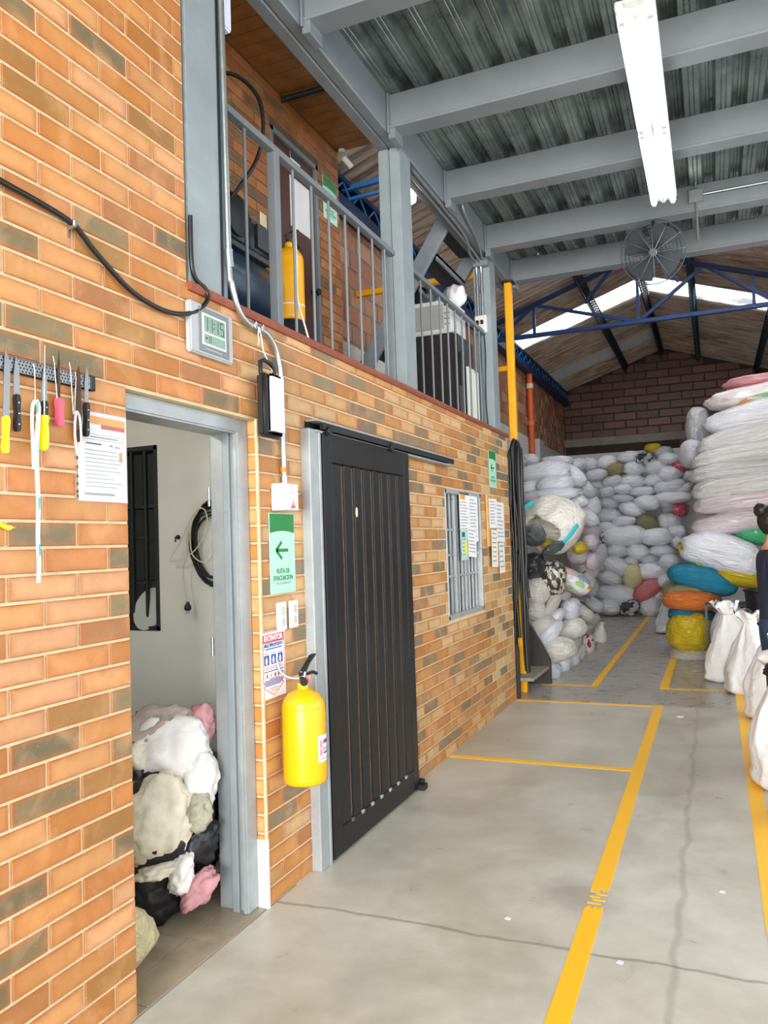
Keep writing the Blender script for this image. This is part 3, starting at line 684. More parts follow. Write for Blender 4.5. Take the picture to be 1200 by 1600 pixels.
def khaki(n):
    r = 1/((abs(n.x)**3+abs(n.y)**3+abs(n.z)**2.2)**(1/2.7)); p = Vector((n.x*r*.22, n.y*r*.33, n.z*r*.17+.15))
    p.z *= 1-.35*max(0, n.y); p += n*(.018*fbm(n, 2, 4)+.008*ridge(n, 6, 6)); p.z = max(p.z, .003); return p
ks = tag(bm_obj(blob(4, khaki), 'khaki_sack', 'sack_cloth', None, (-.36, 2.24, .004)), 'khaki woven sack lying just inside the storeroom doorway', 'sack'); ks.color = lin('c9bf95')

sl = thing('storeroom_fill_bulb', 'unseen ceiling bulb added to brighten the small storeroom', 'lamp', (-.8, 1.9, 2.42)); MB().lathe([(.02, 0), (.03, .02), (.03, .06)], (-.8, 1.9, 2.50), n=14).build('socket', 'white_plastic', sl, smooth=50)  # bulb out of view, added because the storeroom came out too dark
emis('fill_bulb_glow', 'fffaf0', 130.0); MB().lathe([(.01, 0), (.045, .02), (.055, .05), (.04, .085), (.02, .10)], (-.8, 1.9, 2.40), n=18).build('bulb', 'fill_bulb_glow', sl, smooth=60)
# ---- knife bar and tools
KX = .012
mb_ = thing('magnetic_bar', 'magnetic tool bar with punched steel face screwed to the brick', 'tool holder', (.01, 1.6, 2.142))
MB().box(0, .014, 1.25, 2.022, 2.143, 2.191).build('rail', 'black_plastic', mb_, bevel=.003)
MB().box(.014, .016, 1.25, 2.0, 2.147, 2.187).build('plate', 'steel_blade', mb_)
m = MB(); y = 1.30
while y < 1.995:
    for r_ in range(4): m.lathe([(.0035, 0), (.0035, .0006)], (.016, y+(.005 if r_ % 2 else 0), 2.152+.010*r_), 'x', 6)
    y += .0125
m.build('hole', 'black_plastic', mb_, kind='stuff')
MB().box(0, .02, 2.0, 2.024, 2.142, 2.193).build('end_cap', 'black_plastic', mb_, bevel=.004)
BX = .019
def knife(y, zt, zb, zh, w, label, hm='black_plastic', bm_='steel_blade', tilt=0.0, name='knife', hw=.018, tip=.6, rivets=True):
    o = thing(name, label, 'knife', (BX, y, zh), 'tools on the magnetic bar')
    sh = lambda z: y+tilt*(z-zb)
    MB().prism([(sh(zb)-w/2, zb), (sh(zb)+w/2, zb), (sh(zt-.03)+w/2, zt-.035), (sh(zt)+w/2*(1-2*tip), zt), (sh(zt-.05)-w/2, zt-.06)], 'x', BX-.001, BX+.0012).build('blade', bm_, o)
    hs = [(sh(zb)-hw*.5, zb+.004), (sh(zb)+hw*.5, zb+.004), (sh(zb)+hw*.62, zb-.012), (sh((zb+zh)/2)+hw*.45, (zb+zh)/2), (sh(zh)+hw*.62, zh+.02), (sh(zh)+hw*.45, zh), (sh(zh)-hw*.5, zh), (sh(zh)-hw*.6, zh+.02), (sh((zb+zh)/2)-hw*.45, (zb+zh)/2), (sh(zb)-hw*.62, zb-.012)]
    h = MB().prism(hs, 'x', BX-.008, BX+.009).build('handle', hm, o, bevel=.003, seg=2, smooth=40)
    if rivets:
        for f_ in (.2, .5, .8): z = zb+(zh-zb)*f_; MB().lathe([(.0028, 0), (.0022, .0012)], (BX+.009, sh(z), z), 'x', 8).build('rivet', 'chrome', h)
    return o
knife(1.660, 2.205, 2.005, 1.90, .022, 'long thin blade with black and yellow grip at the frame edge', 'yellow_plastic', tilt=.04, rivets=False, name='boning_knife', tip=.9)
knife(1.699, 2.195, 2.075, 1.968, .021, 'black-handled knife with broad blade, first beside the frame edge')
knife(1.803, 2.180, 2.072, 1.985, .021, 'black-handled knife half hidden behind the yellow-handled tool')
knife(1.978, 2.222, 2.094, 1.985, .017, 'black-handled narrow knife nearest the paper sleeve', tilt=.03)
knife(1.862, 2.247, 2.090, 2.005, .010, 'flat file blade with pink taped grip', 'pink_tape', 'rust_blade', name='taped_blade', hw=.026, tip=.3, rivets=False)
knife(1.944, 2.214, 2.0, 1.965, .022, 'rusty brown saw blade without a grip', 'rust_blade', 'rust_blade', name='saw_blade', hw=.012, tip=.4, rivets=False)
fs = thing('sharpening_steel', 'round sharpening rod with bright yellow handle', 'tool', (BX, 1.785, 1.918), 'tools on the magnetic bar')
MB().tube([(BX+.012, 1.797, 2.247), (BX+.012, 1.790, 2.03)], [.0015, .003], 8).build('rod', 'galv_pipe', fs, smooth=60)
MB().prism([(1.774, 2.028), (1.803, 2.028), (1.803, 2.018), (1.797, 2.010), (1.800, 1.97), (1.798, 1.932), (1.790, 1.918), (1.779, 1.918), (1.773, 1.932), (1.775, 1.97), (1.778, 2.010), (1.774, 2.018)], 'x', BX, BX+.026).build('handle', 'yellow_plastic', fs, bevel=.005, seg=2, smooth=50)
def pick(y, zt, zb, tilt, label):
    o = thing('wire_pick', label, 'tool', (BX, y, zb), 'tools on the magnetic bar')
    MB().tube([(BX+.004, y, zb), (BX+.004, y+tilt*(zt-zb)*.9, zt-.02), (BX+.004, y+tilt*(zt-zb)-.004, zt)], .0018, 6).build('wire', 'galv_pipe', o, smooth=80)
pick(1.764, 2.182, 2.06, .0, 'thin wire pick above the white ribbon'); pick(1.853, 2.222, 2.06, -.08, 'thin bent wire pick beside the pink grip'); pick(1.917, 2.215, 2.05, -.06, 'bent wire pick with its tip curled beside the saw blade'); pick(1.922, 2.19, 2.05, .07, 'straight wire pick leaning against the saw blade')
rb = thing('ribbon', 'long white and turquoise cloth ribbon hanging from the wire pick', 'ribbon', (BX+.02, 1.745, 1.52))
MB().tube(spl([(BX+.01, 1.762, 2.07), (BX+.016, 1.766, 2.05), (BX+.02, 1.758, 2.0), (BX+.02, 1.752, 1.93), (BX+.02, 1.752, 1.85), (BX+.018, 1.757, 1.75), (BX+.02, 1.752, 1.66), (BX+.016, 1.758, 1.58), (BX+.02, 1.752, 1.52)], 4), .006, 6, flat=.4).build('strip', 'ribbon', rb, smooth=60)
MB().tube(spl([(BX+.012, 1.76, 2.07), (BX+.008, 1.75, 2.05), (BX+.01, 1.746, 1.98), (BX+.012, 1.748, 1.86)], 4), .005, 6, flat=.4).build('strip', 'ribbon', rb, smooth=60)
for z in (2.03, 1.90, 1.74, 1.60): MB().box(BX+.022, BX+.0245, 1.752, 1.757, z, z+.035).build('turquoise_mark', 'cyan_cloth', rb)
rb = thing('ribbon', 'short white and turquoise ribbon loop below the saw blade', 'ribbon', (BX+.02, 1.925, 1.92))
MB().tube(spl([(BX+.012, 1.922, 2.06), (BX+.016, 1.912, 2.03), (BX+.016, 1.910, 1.98), (BX+.016, 1.918, 1.925), (BX+.016, 1.932, 1.922), (BX+.016, 1.936, 1.98), (BX+.016, 1.931, 2.04), (BX+.012, 1.924, 2.06)], 4), .0045, 6, flat=.4).build('strip', 'ribbon', rb, smooth=60)
yt = thing('yellow_cutter', 'small yellow plastic cutter hanging low at the frame edge', 'tool', (BX, 1.66, 1.675))
MB().prism([(1.64, 1.70), (1.66, 1.693), (1.683, 1.69), (1.686, 1.683), (1.672, 1.676), (1.65, 1.685), (1.64, 1.69)], 'x', .004, .018).build('body', 'yellow_plastic', yt, bevel=.003); MB().box(.008, .012, 1.684, 1.697, 1.683, 1.687).build('blade', 'steel_blade', yt)

# ---- flat papers and signs helper (wall faces +x)
def sheet_(o, y0, y1, z0, z1, mat='paper', x=.002, th=.0015, name='sheet', lean=0): return MB().box(x, x+th, y0, y1, z0, z1).build(name, mat, o)
def strip(o, y0, y1, z0, z1, mat, x, name='print'): return MB().box(x, x+.0005, y0, y1, z0, z1).build(name, mat, o)
ps = thing('paper_sleeve', 'printed instruction sheet in a clear punched sleeve on the front brick', 'paper', (.004, 2.06, 1.785))
sheet_(ps, 1.955, 2.182, 1.775, 2.075); X0 = .0036
strip(ps, 1.985, 2.175, 2.035, 2.062, 'orange_print', X0); strip(ps, 2.06, 2.175, 2.022, 2.036, 'brick_print', X0)
for a, b, c, d in ((1.985, 2.165, 2.0, 2.001), (1.985, 2.165, 1.982, 1.983), (2.164, 2.165, 1.982, 2.001)): strip(ps, a, b, c, d, 'ink_dark', X0)
strip(ps, 2.01, 2.14, 1.989, 1.994, 'ink_grey', X0); strip(ps, 1.99, 2.06, 1.966, 1.971, 'ink_dark', X0); strip(ps, 2.10, 2.115, 1.966, 1.97, 'ink_dark', X0); strip(ps, 2.125, 2.15, 1.962, 1.968, 'ink_grey', X0)
rnd = random.Random(5); z = 1.945
while z > 1.81: strip(ps, 1.985, 1.985+rnd.uniform(.10, .175), z, z+.003, 'ink_grey', X0); z -= .0135
strip(ps, 2.145, 2.162, 1.915, 1.95, 'wood_frame', X0); strip(ps, 1.98, 2.12, 1.795, 1.804, 'ink_grey', X0)
MB().box(.0045, .0052, 1.942, 2.184, 1.772, 2.08).build('sleeve', 'clear_film', ps)
for z in (1.785, 1.80, 1.825, 1.85, 1.88, 1.91): strip(ps, 1.945, 1.952, z, z+.009, 'ink_dark', .0053, 'punch_hole')
# ---- black cable across the brick
bc = thing('black_cable', 'thick black cable sagging across the front brick wall', 'cable', (.02, 2.1, 2.51))
MB().tube(spl([(.02, 1.35, 2.73), (.02, 1.65, 2.702), (.02, 1.765, 2.696), (.02, 1.929, 2.677), (.02, 2.033, 2.616), (.02, 2.188, 2.541), (.02, 2.325, 2.514), (.02, 2.457, 2.519), (.022, 2.58, 2.56), (.025, 2.656, 2.625), (.02, 2.655, 2.672), (.012, 2.60, 2.70), (.014, 2.572, 2.76), (.014, 2.570, 2.95)], 6), .0095, 10).build('cable', 'black_rubber', bc, smooth=80)
cl = MB().box(.0, .034, 1.922, 1.938, 2.664, 2.690).build('clip', 'chrome', bc, bevel=.004); MB().box(0, .006, 1.926, 1.934, 2.635, 2.70).build('clip_tail', 'chrome', cl)
# ---- clock
ck = thing('digital_clock', 'square grey digital wall clock reading 11:15 above the storeroom door', 'clock', (.015, 2.69, 2.392))
cy0, cy1, cz0, cz1 = 2.537, 2.835, 2.392, 2.600
MB().box(0, .028, cy0, cy1, cz0, cz1).build('case', 'clock_light', ck, bevel=.006, seg=2)
MB().box(.027, .031, cy0+.05, cy1-.035, cz0+.014, cz1-.012).build('bezel', 'clock_grey', ck, bevel=.002)
MB().box(.030, .033, cy0+.072, cy1-.060, cz0+.042, cz1-.036).build('screen_rim', 'white_plastic', ck)
MB().box(.032, .0345, cy0+.082, cy1-.070, cz0+.096, cz1-.045).build('display', 'lcd', ck); MB().box(.032, .0345, cy0+.082, cy1-.070, cz0+.050, cz0+.088).build('display', 'lcd', ck)
SEG = {'a': (.1, .9, .93, 1), 'd': (.1, .9, 0, .07), 'g': (.1, .9, .465, .535), 'f': (0, .14, .52, .98), 'b': (.86, 1, .52, .98), 'e': (0, .14, .02, .48), 'c': (.86, 1, .02, .48)}
def seg7(o, segs, y, z, w_, h_, x):
    for s_ in segs: a, b, c, d = SEG[s_]; strip(o, y+a*w_, y+b*w_, z+c*h_, z+d*h_, 'lcd_dark', x, 'digit_segment')
for dg, yy in (('bc', 2.617), ('bc', 2.650), ('bc', 2.690), ('afgcd', 2.730)): seg7(ck, dg, yy, cz0+.102, .026, .055, .0346)
for z in (.118, .138): strip(ck, 2.684, 2.690, cz0+z, cz0+z+.006, 'lcd_dark', .0346, 'colon')
seg7(ck, 'abcdefg', 2.652, cz0+.056, .014, .026, .0346); strip(ck, 2.625, 2.64, cz0+.068, cz0+.074, 'lcd_dark', .0346)
strip(ck, cy0+.09, cy1-.09, cz0+.026, cz0+.030, 'clock_light', .0311)
# ---- conduit with bends, emergency lamp, box
cn = thing('steel_conduit', 'galvanised conduit bending down from the column to the white box', 'pipe', (.02, 3.0, 1.92))
MB().tube(spl([(.018, 2.815, 4.30), (.018, 2.825, 3.55), (.018, 2.832, 2.85), (.022, 2.845, 2.75), (.024, 2.885, 2.655), (.024, 2.95, 2.612), (.024, 3.03, 2.605), (.024, 3.12, 2.598), (.024, 3.19, 2.55), (.024, 3.228, 2.47), (.022, 3.242, 2.40), (.02, 3.246, 2.26), (.02, 3.252, 1.92)], 6), .0135, 12).build('tube', 'galv_pipe', cn, smooth=80)
for p, q in (((.018, 2.831, 2.90), (.02, 2.835, 2.82)), ((.024, 2.985, 2.608), (.024, 3.015, 2.606)), ((.024, 3.05, 2.604), (.024, 3.08, 2.602)), ((.022, 3.240, 2.42), (.021, 3.243, 2.37))): MB().tube([p, q], .018, 12).build('coupling', 'galv_pipe', cn, smooth=50)
MB().tube([(.02, 3.25, 1.985), (.02, 3.251, 1.96)], .0148, 12).build('tape_band', 'orange_tape', cn, smooth=50); MB().tube([(.02, 3.251, 1.94), (.02, 3.252, 1.90)], .017, 12).build('coupling', 'chrome', cn, smooth=50)
MB().box(.0, .02, 3.225, 3.275, 2.30, 2.318).build('strap', 'galv_pipe', cn)
for yy in (3.0, 3.06): MB().tube([(.04, yy+.006*sin(a), 2.608+.016*cos(a)) for a in [2*pi*j/10 for j in range(10)]], .004, 5, closed=True).build('clamp', 'chrome', cn)
st = tag(MB().tube(spl([(.045, 3.02, 2.60), (.05, 3.03, 2.56), (.05, 3.045, 2.50), (.055, 3.09, 2.44), (.06, 3.12, 2.395)], 5), .0028, 6).tube(spl([(.045, 3.02, 2.60), (.045, 3.012, 2.565), (.046, 3.016, 2.545), (.045, 3.01, 2.515)], 4), .0022, 6).build('tie_string', 'paper', smooth=80), 'white string tying the emergency lamp to the conduit', 'string')
el = thing('emergency_lamp', 'black rechargeable emergency lamp with white diffuser hung from the conduit', 'lamp', (.07, 3.06, 2.10))
MB().box(.04, .088, 2.985, 3.135, 2.10, 2.39).build('body', 'black_plastic', el, bevel=.014, seg=3, smooth=40)
MB().box(.082, .112, 2.998, 3.128, 2.108, 2.385).build('diffuser', 'diffuser', el, bevel=.022, seg=4, smooth=40)
MB().tube([(.06, 3.0, 2.385), (.06, 3.0, 2.44), (.06, 3.03, 2.452), (.06, 3.09, 2.445), (.06, 3.115, 2.42), (.06, 3.12, 2.385)], .010, 8).build('handle', 'black_plastic', el, smooth=60)
eb_ = thing('switch_box', 'white metal box numbered 88 below the conduit', 'box', (.035, 3.24, 1.775))
MB().box(0, .07, 3.16, 3.297, 1.775, 1.902).build('case', 'white_plastic', eb_, bevel=.004)
text('number', '88', .05, 'ink_grey', eb_, (.0705, 3.24, 1.843)); text('number_face', '88', .044, 'paper', eb_, (.0712, 3.24, 1.843))
MB().prism([(3.228, 1.795), (3.262, 1.795), (3.245, 1.825)], 'x', .0702, .0708).build('warning_mark', 'ink_pink', eb_); strip(eb_, 3.225, 3.265, 1.788, 1.795, 'ink_red', .0703)
for z in (1.785, 1.892): MB().lathe([(.003, 0), (.002, .0015)], (.07, 3.23, z), 'x', 8).build('screw', 'ink_dark', eb_)
# ---- evacuation signs
def evac(y0, y1, z0, z1, x, label, small=True, parent=None, plane=0):
    o = thing('evacuation_sign', label, 'sign', (x, (y0+y1)/2, z0)); w_ = y1-y0; h_ = z1-z0; yc = (y0+y1)/2
    MB().box(x, x+.003, y0, y1, z0, z1).build('plate', 'sign_mint', o, bevel=.001)
    top = [(y0+.02*w_, z1-.01*h_), (y1-.02*w_, z1-.01*h_), (y1-.02*w_, z1-.25*h_)]+[(y1-.02*w_-.96*w_*k/8, z1-.25*h_+.028*h_*sin(pi*k/8)) for k in range(1, 9)]
    MB().prism(top, 'x', x+.003, x+.0036).build('green_field', 'sign_green', o)
    ya, za, s_ = yc-.02*w_, z0+.535*h_, w_*.24; b_ = s_*.20; m = MB()
    m.bar((x+.0034, ya-s_*.95, za), (x+.0034, ya+s_, za), b_*1.35, .0008, up=(1, 0, 0))
    for q in (-1, 1): m.bar((x+.0034, ya-s_*1.0, za), (x+.0034, ya-s_*.05, za+q*s_*1.05*h_/w_*.42), b_*1.35, .0008, up=(1, 0, 0))
    m.build('arrow', 'ink_green', o)
    text('lettering', 'RUTA DE', h_*.085, 'ink_green', o, (x+.0034, yc, z0+.275*h_), width=w_*.5, bold=h_*.0012); text('lettering', 'EVACUACION', h_*.085, 'ink_green', o, (x+.0034, yc, z0+.19*h_), width=w_*.76, bold=h_*.0012)
    text('lettering', 'EVACUATION ROUTE', h_*.045, 'ink_grey', o, (x+.0034, yc, z0+.125*h_), width=w_*.6)
    return o
evac(3.13, 3.365, 1.385, 1.765, .001, 'green and mint evacuation route sign beside the storeroom door'); evac(7.06, 7.305, 2.10, 2.45, .001, 'green evacuation route sign near the far end of the brick wall')
evac(5.69, 5.945, 4.32, 4.68, UX+.001, 'green evacuation sign upstairs beside the brown door')
# ---- switches
for k, (y0, y1) in enumerate(((3.175, 3.262), (3.290, 3.375))):
    o = thing('light_switch', ('white two-rocker switch plate, the one nearer the storeroom door', 'white two-rocker switch plate, the one nearer the black sliding door')[k], 'switch', (.004, (y0+y1)/2, 1.21), 'switch plates under the evacuation sign')
    MB().box(0, .010, y0, y1, 1.212, 1.345).build('plate', 'white_plastic', o, bevel=.004, seg=2)
    for z in (1.235, 1.285): MB().box(.009, .016, (y0+y1)/2-.014, (y0+y1)/2+.014, z, z+.034).build('rocker', 'grey_box', o, bevel=.002)
# ---- extinguisher sign
es = thing('extinguisher_sign', 'white EXTINTOR instruction sign with red arrow above the yellow extinguisher', 'sign', (.002, 3.135, .92))
MB().box(.001, .0035, 3.035, 3.245, .915, 1.215).build('plate', 'paper', es); X0 = .0036
strip(es, 3.05, 3.232, 1.168, 1.205, 'ink_red', X0); text('lettering', 'EXTINTOR', .034, 'paper', es, (.0045, 3.141, 1.187), width=.166, bold=.0012); text('lettering', 'MULTIPROPOSITO', .022, 'ink_blue', es, (.004, 3.141, 1.155), width=.16, bold=.0006)
strip(es, 3.07, 3.215, 1.137, 1.142, 'ink_blue', X0)
for yy in (3.058, 3.118, 3.178):
    strip(es, yy+.003, yy+.04, 1.117, 1.121, 'ink_grey', X0); MB().box(X0, X0+.0006, yy, yy+.042, 1.068, 1.112).build('pictogram', 'ink_blue', es); MB().prism([(yy+.012, 1.072), (yy+.026, 1.072), (yy+.028, 1.092), (yy+.02, 1.108), (yy+.01, 1.092)], 'x', X0+.0006, X0+.001).build('pictogram_figure', 'paper', es)
for z, c, a, b in ((1.056, 'ink_pink', 3.06, 3.22), (1.048, 'ink_pink', 3.055, 3.225), (1.036, 'ink_blue', 3.055, 3.225), (1.001, 'ink_red', 3.10, 3.19), (.994, 'ink_blue', 3.06, 3.222), (.987, 'ink_blue', 3.06, 3.222), (.980, 'ink_blue', 3.065, 3.215), (.973, 'ink_blue', 3.065, 3.20), (.957, 'ink_pink', 3.10, 3.185), (.946, 'ink_pink', 3.115, 3.17)): strip(es, a, b, z, z+.004, c, X0)
for yy, c in ((3.075, 'ink_red'), (3.11, 'ink_grey'), (3.145, 'ink_blue'), (3.175, 'ink_red'), (3.21, 'ink_blue')): strip(es, yy, yy+.012, 1.010, 1.026, c, X0)
m = MB(); pth = [(3.046, 1.206), (3.046, .992), (3.068, .982), (3.050, .970), (3.14, .925), (3.225, .972), (3.205, .984), (3.236, .996), (3.236, 1.206)]
for a, b in zip(pth, pth[1:]): m.bar((X0+.0003, *a), (X0+.0003, *b), .003, .0006, up=(1, 0, 0))
m.build('arrow_outline', 'ink_red', es)
# ---- yellow extinguisher
def extinguisher(loc, r, h, label, sx=1):
    o = thing('fire_extinguisher', label, 'extinguisher', loc); x, y, z = loc
    MB().lathe([(r*.90, 0), (r*.985, .008), (r, .03), (r*.995, .036), (r, .042), (r, h-.05), (r*.985, h-.042), (r, h-.036), (r*.93, h-.012), (r*.7, h+.018), (r*.32, h+.036), (r*.26, h+.04), (r*.26, h+.066), (r*.2, h+.068)], (x, y, z), n=40).build('cylinder', 'yellow_paint', o, smooth=50)
    hd = MB().lathe([(.016, 0), (.016, .05), (.012, .055)], (x, y, z+h+.064), n=14).build('valve', 'chrome', o, smooth=50)
    MB().lathe([(.013, 0), (.016, .012), (.016, .02), (.011, .022)], (x+.016, y+.006, z+h+.085), 'x', 14).build('gauge', 'red_glass', hd, smooth=50)
    MB().prism([(y-.02, z+h+.098), (y+.0, z+h+.098), (y+.055, z+h+.145), (y+.115, z+h+.175), (y+.118, z+h+.184), (y+.085, z+h+.180), (y+.0, z+h+.125), (y-.02, z+h+.112)], 'x', x-.012, x+.012).build('lever', 'black_plastic', o, bevel=.003)
    MB().tube(spl([(x, y, z+h+.09), (x, y+.05, z+h+.098), (x, y+.10, z+h+.098), (x, y+.135, z+h+.085)], 4), .008, 8).build('carry_handle', 'black_plastic', o, smooth=60)
    MB().tube([(x, y-.01, z+h+.085), (x+.02, y-.035, z+h+.083), (x+.04, y-.06, z+h+.078)], [.012, .014, .018], 12).build('nozzle', 'black_plastic', o, smooth=60)
    return o
ex = extinguisher((.12, 3.20, .525), .100, .385, 'yellow fire extinguisher hanging beside the black sliding door')
MB().tube(spl([(.0, 3.17, 1.09), (.02, 3.168, 1.03), (.06, 3.18, 1.0), (.11, 3.2, .995)], 4), .007, 8).build('wall_hook', 'frame_metal', ex, smooth=60)
def wrap(o, c, r, a0, a1, z0, z1, mat, name='label_sticker', n=10):
    m = MB(); i = m.pts([(c[0]+r*cos(a0+(a1-a0)*k/n), c[1]+r*sin(a0+(a1-a0)*k/n), z) for z in (z0, z1) for k in range(n+1)])
    for k in range(n): m.face([i+k, i+k+1, i+n+2+k, i+n+1+k])
    return m.build(name, mat, o, smooth=180)
ec = (.12, 3.20); wrap(ex, ec, .1008, -.42, .55, .625, .745, 'paper'); wrap(ex, ec, .1008, .18, .6, .775, .845, 'yellow_plastic')
for a0, a1, z0, z1, mt in ((-.34, -.12, .69, .725, 'ink_pink'), (-.34, -.12, .655, .685, 'ink_pink'), (-.06, .5, .66, .668, 'ink_blue'), (-.06, .02, .675, .69, 'ink_red'), (.1, .16, .675, .685, 'ink_blue'), (.25, .32, .675, .69, 'ink_red'), (-.3, .5, .637, .642, 'ink_grey'), (.25, .55, .79, .832, 'yellow_rail')): wrap(ex, ec, .1013, a0, a1, z0, z1, mt, 'print', 5)
for k, ch in enumerate('EXTINTOR'):
    a = -.02+k*.068; p = (ec[0]+.1016*cos(a), ec[1]+.1016*sin(a), .713); text('letter', ch, .026, 'ink_blue' if k < 4 else 'ink_red', ex, p, right=(-sin(a), cos(a), 0))
# ---- black sliding door with rail and post
dp = thing('door_post', 'pale grey steel post at the closing edge of the black sliding door', 'post', (.02, 3.52, 0))
MB().box(-.02, .05, 3.462, 3.555, 0, 2.20).build('post', 'frame_metal', dp, bevel=.005); MB().box(.028, .055, 3.555, 3.578, 0, 2.19).build('guide', 'frame_metal', dp, bevel=.003)
MB().box(.0, .02, 3.50, 3.56, 0, .0).build('foot', 'frame_metal', dp) if False else None
sr = thing('door_rail', 'black overhead track of the sliding door with rollers', 'rail', (.04, 4.6, 2.2))
MB().box(.004, .075, 3.505, 5.79, 2.238, 2.25).build('cover', 'frame_metal', sr, bevel=.002); MB().box(.004, .016, 3.505, 5.79, 2.19, 2.238).build('web', 'black_door', sr); MB().box(.016, .06, 3.52, 5.79, 2.185, 2.196).build('track', 'frame_metal', sr)
MB().box(.05, .07, 3.58, 5.785, 2.205, 2.235).build('slot', 'black_plastic', sr)
for yy in (3.64, 4.50): MB().lathe([(.024, 0), (.026, .004), (.018, .01), (.026, .016), (.024, .02)], (.062, yy, 2.202), 'x', 16).build('roller', 'dark_metal', sr, smooth=40)
for yy in (3.95, 4.35, 4.8, 5.15): MB().lathe([(.008, 0), (.008, .010)], (.03, yy, 2.25), 'z', 6).build('bolt', 'dark_metal', sr)
sd = thing('sliding_door', 'black ribbed steel sliding door hung in front of the brick wall', 'door', (.05, 4.2, .01))
D0, D1 = 3.585, 4.815
MB().box(.030, .048, D0, D1, .015, 2.195).build('leaf', 'black_door', sd, bevel=.003)
for a, b, c, d in ((D0, D0+.095, .015, 2.195), (D1-.095, D1, .015, 2.195), (D0+.095, D1-.095, .015, .15), (D0+.095, D1-.095, 2.04, 2.195)): MB().box(.048, .062, a, b, c, d).build('stile', 'black_door', sd, bevel=.003)
gw = (D1-D0-.19)/8
for k in range(8): MB().box(.048, .061, D0+.095+gw*k+(.016 if k else 0), D0+.095+gw*(k+1)-(.016 if k < 7 else 0), .15, 2.04).build('panel', 'black_door', sd, bevel=.006)
for k in range(1, 8):
    yy = D0+.095+gw*k
    for q in (-1, 1): MB().box(.048, .0545, yy+q*.006-.0028, yy+q*.006+.0028, .16, 2.03).build('rib', 'groove_brown', sd)
    MB().box(.052, .066, yy-.017, yy+.017, .135, .155).build('rib_end', 'frame_metal' if k > 1 else 'groove_brown', sd, bevel=.003)
MB().prism([(3.975+.012*cos(a), 1.785+.028*sin(a)) for a in [2*pi*j/14 for j in range(14)]], 'x', .061, .064).build('keyhole_sticker', 'ivory', sd)
dg = tag(MB().box(.02, .10, 4.80, 4.87, 0, .035).lathe([(.018, 0), (.018, .05)], (.03, 4.86, .045), 'x', 12).build('floor_guide', 'dark_metal', bevel=.003), 'small dark floor guide at the foot of the sliding door', 'door guide')
MB().box(-1.45, -.2, 3.45, 3.47, 0, 0.01).build('threshold', 'slab', dp) if False else None
struct(MB().box(-.5, -.48, 3.4, 5.2, 0, 2.5).build('wall_inner', 'room_dark'), 'dim wall behind the sliding door')
# ---- barred window
wn = sempty('window_2', (-.02, 6.23, 1.0), 'steel barred window with grey frame in the tan brick wall')
for a, b, c, d in ((5.73, 5.765, 1.0, 2.02), (6.695, 6.73, 1.0, 2.02), (5.73, 6.73, 1.0, 1.035), (5.73, 6.73, 1.985, 2.02)): MB().box(-.05, .004, a, b, c, d).build('window_frame', 'silver_bar', wn, bevel=.004)
MB().box(-.115, -.105, 5.73, 6.73, 1.0, 2.02).build('pane', 'glass_dark', wn)
for yy in (5.90, 6.18, 6.5): MB().box(-.10, -.085, yy-.06, yy+.06, 1.02, 2.0).build('blind_slat', 'silver_bar', wn)
for k in range(9): yy = 5.84+k*.098; MB().box(-.045, -.028, yy-.009, yy+.009, 1.03, 1.99).build('bar', 'silver_bar', wn, bevel=.002)
MB().box(-.05, -.02, 6.03, 6.06, 1.03, 1.99).build('bar', 'frame_metal', wn, bevel=.003)
for z in (1.33, 1.50, 1.70): MB().box(-.05, -.025, 5.765, 6.695, z-.009, z+.009).build('crossbar', 'silver_bar', wn, bevel=.002)
def note(y0, y1, z0, z1, label, x=.0, mat='paper', lines=10, tilt=0, hdr=None, grp=None):
    o = thing('paper_notice', label, 'paper', (x, (y0+y1)/2, z0), grp); MB().box(x, x+.002, y0, y1, z0, z1).build('sheet', mat, o); r_ = random.Random(int(y0*100)); z = z1-.05*(z1-z0)-.01
    if hdr: strip(o, y0+.02, y0+(y1-y0)*.6, z1-.06, z1-.02, hdr, x+.0022); z -= .05
    st_ = (z-z0-.02)/max(lines, 1)
    for k in range(lines): strip(o, y0+.02, y0+.02+(y1-y0-.04)*r_.uniform(.6, 1), z-st_*.3, z, 'ink_grey', x+.0022); z -= st_
    if tilt: o.rotation_euler = (tilt, 0, 0)
    return o
note(6.10, 6.36, 1.62, 2.01, 'white notice with orange heading on the window bars', .002, lines=12, hdr='orange_print'); note(6.36, 6.62, 1.60, 1.99, 'plain white notice on the right half of the window bars', .002, lines=12)
note(6.10, 6.27, 1.45, 1.70, 'small blue and yellow leaflet clipped low on the window bars', .006, 'sign_mint', lines=5, hdr='ink_blue'); note(6.28, 6.52, 1.47, 1.72, 'small tilted white slip low on the window bars', .008, lines=7, tilt=-.06)
strip(bpy.data.objects['paper_notice.002'], 6.19, 6.26, 1.50, 1.60, 'yellow_plastic', .0086)
cbd = tag(MB().box(.002, .022, 6.89, 7.02, 1.55, 2.02).build('wood_board', 'wood_frame', bevel=.003), 'pale wooden board edge behind the papers right of the window', 'board')
note(6.93, 7.20, 1.72, 1.99, 'upper left sheet of the four papers on the brick', .024, lines=8, tilt=.02); note(7.23, 7.53, 1.59, 1.97, 'upper right sheet of the four papers on the brick', .006, lines=9, tilt=-.02)
note(6.95, 7.17, 1.36, 1.70, 'lower left sheet of the four papers on the brick', .028, lines=7, tilt=-.03, mat='paper_old'); note(7.29, 7.50, 1.29, 1.58, 'lower right sheet of the four papers on the brick', .008, lines=5, tilt=.02, mat='paper_old')

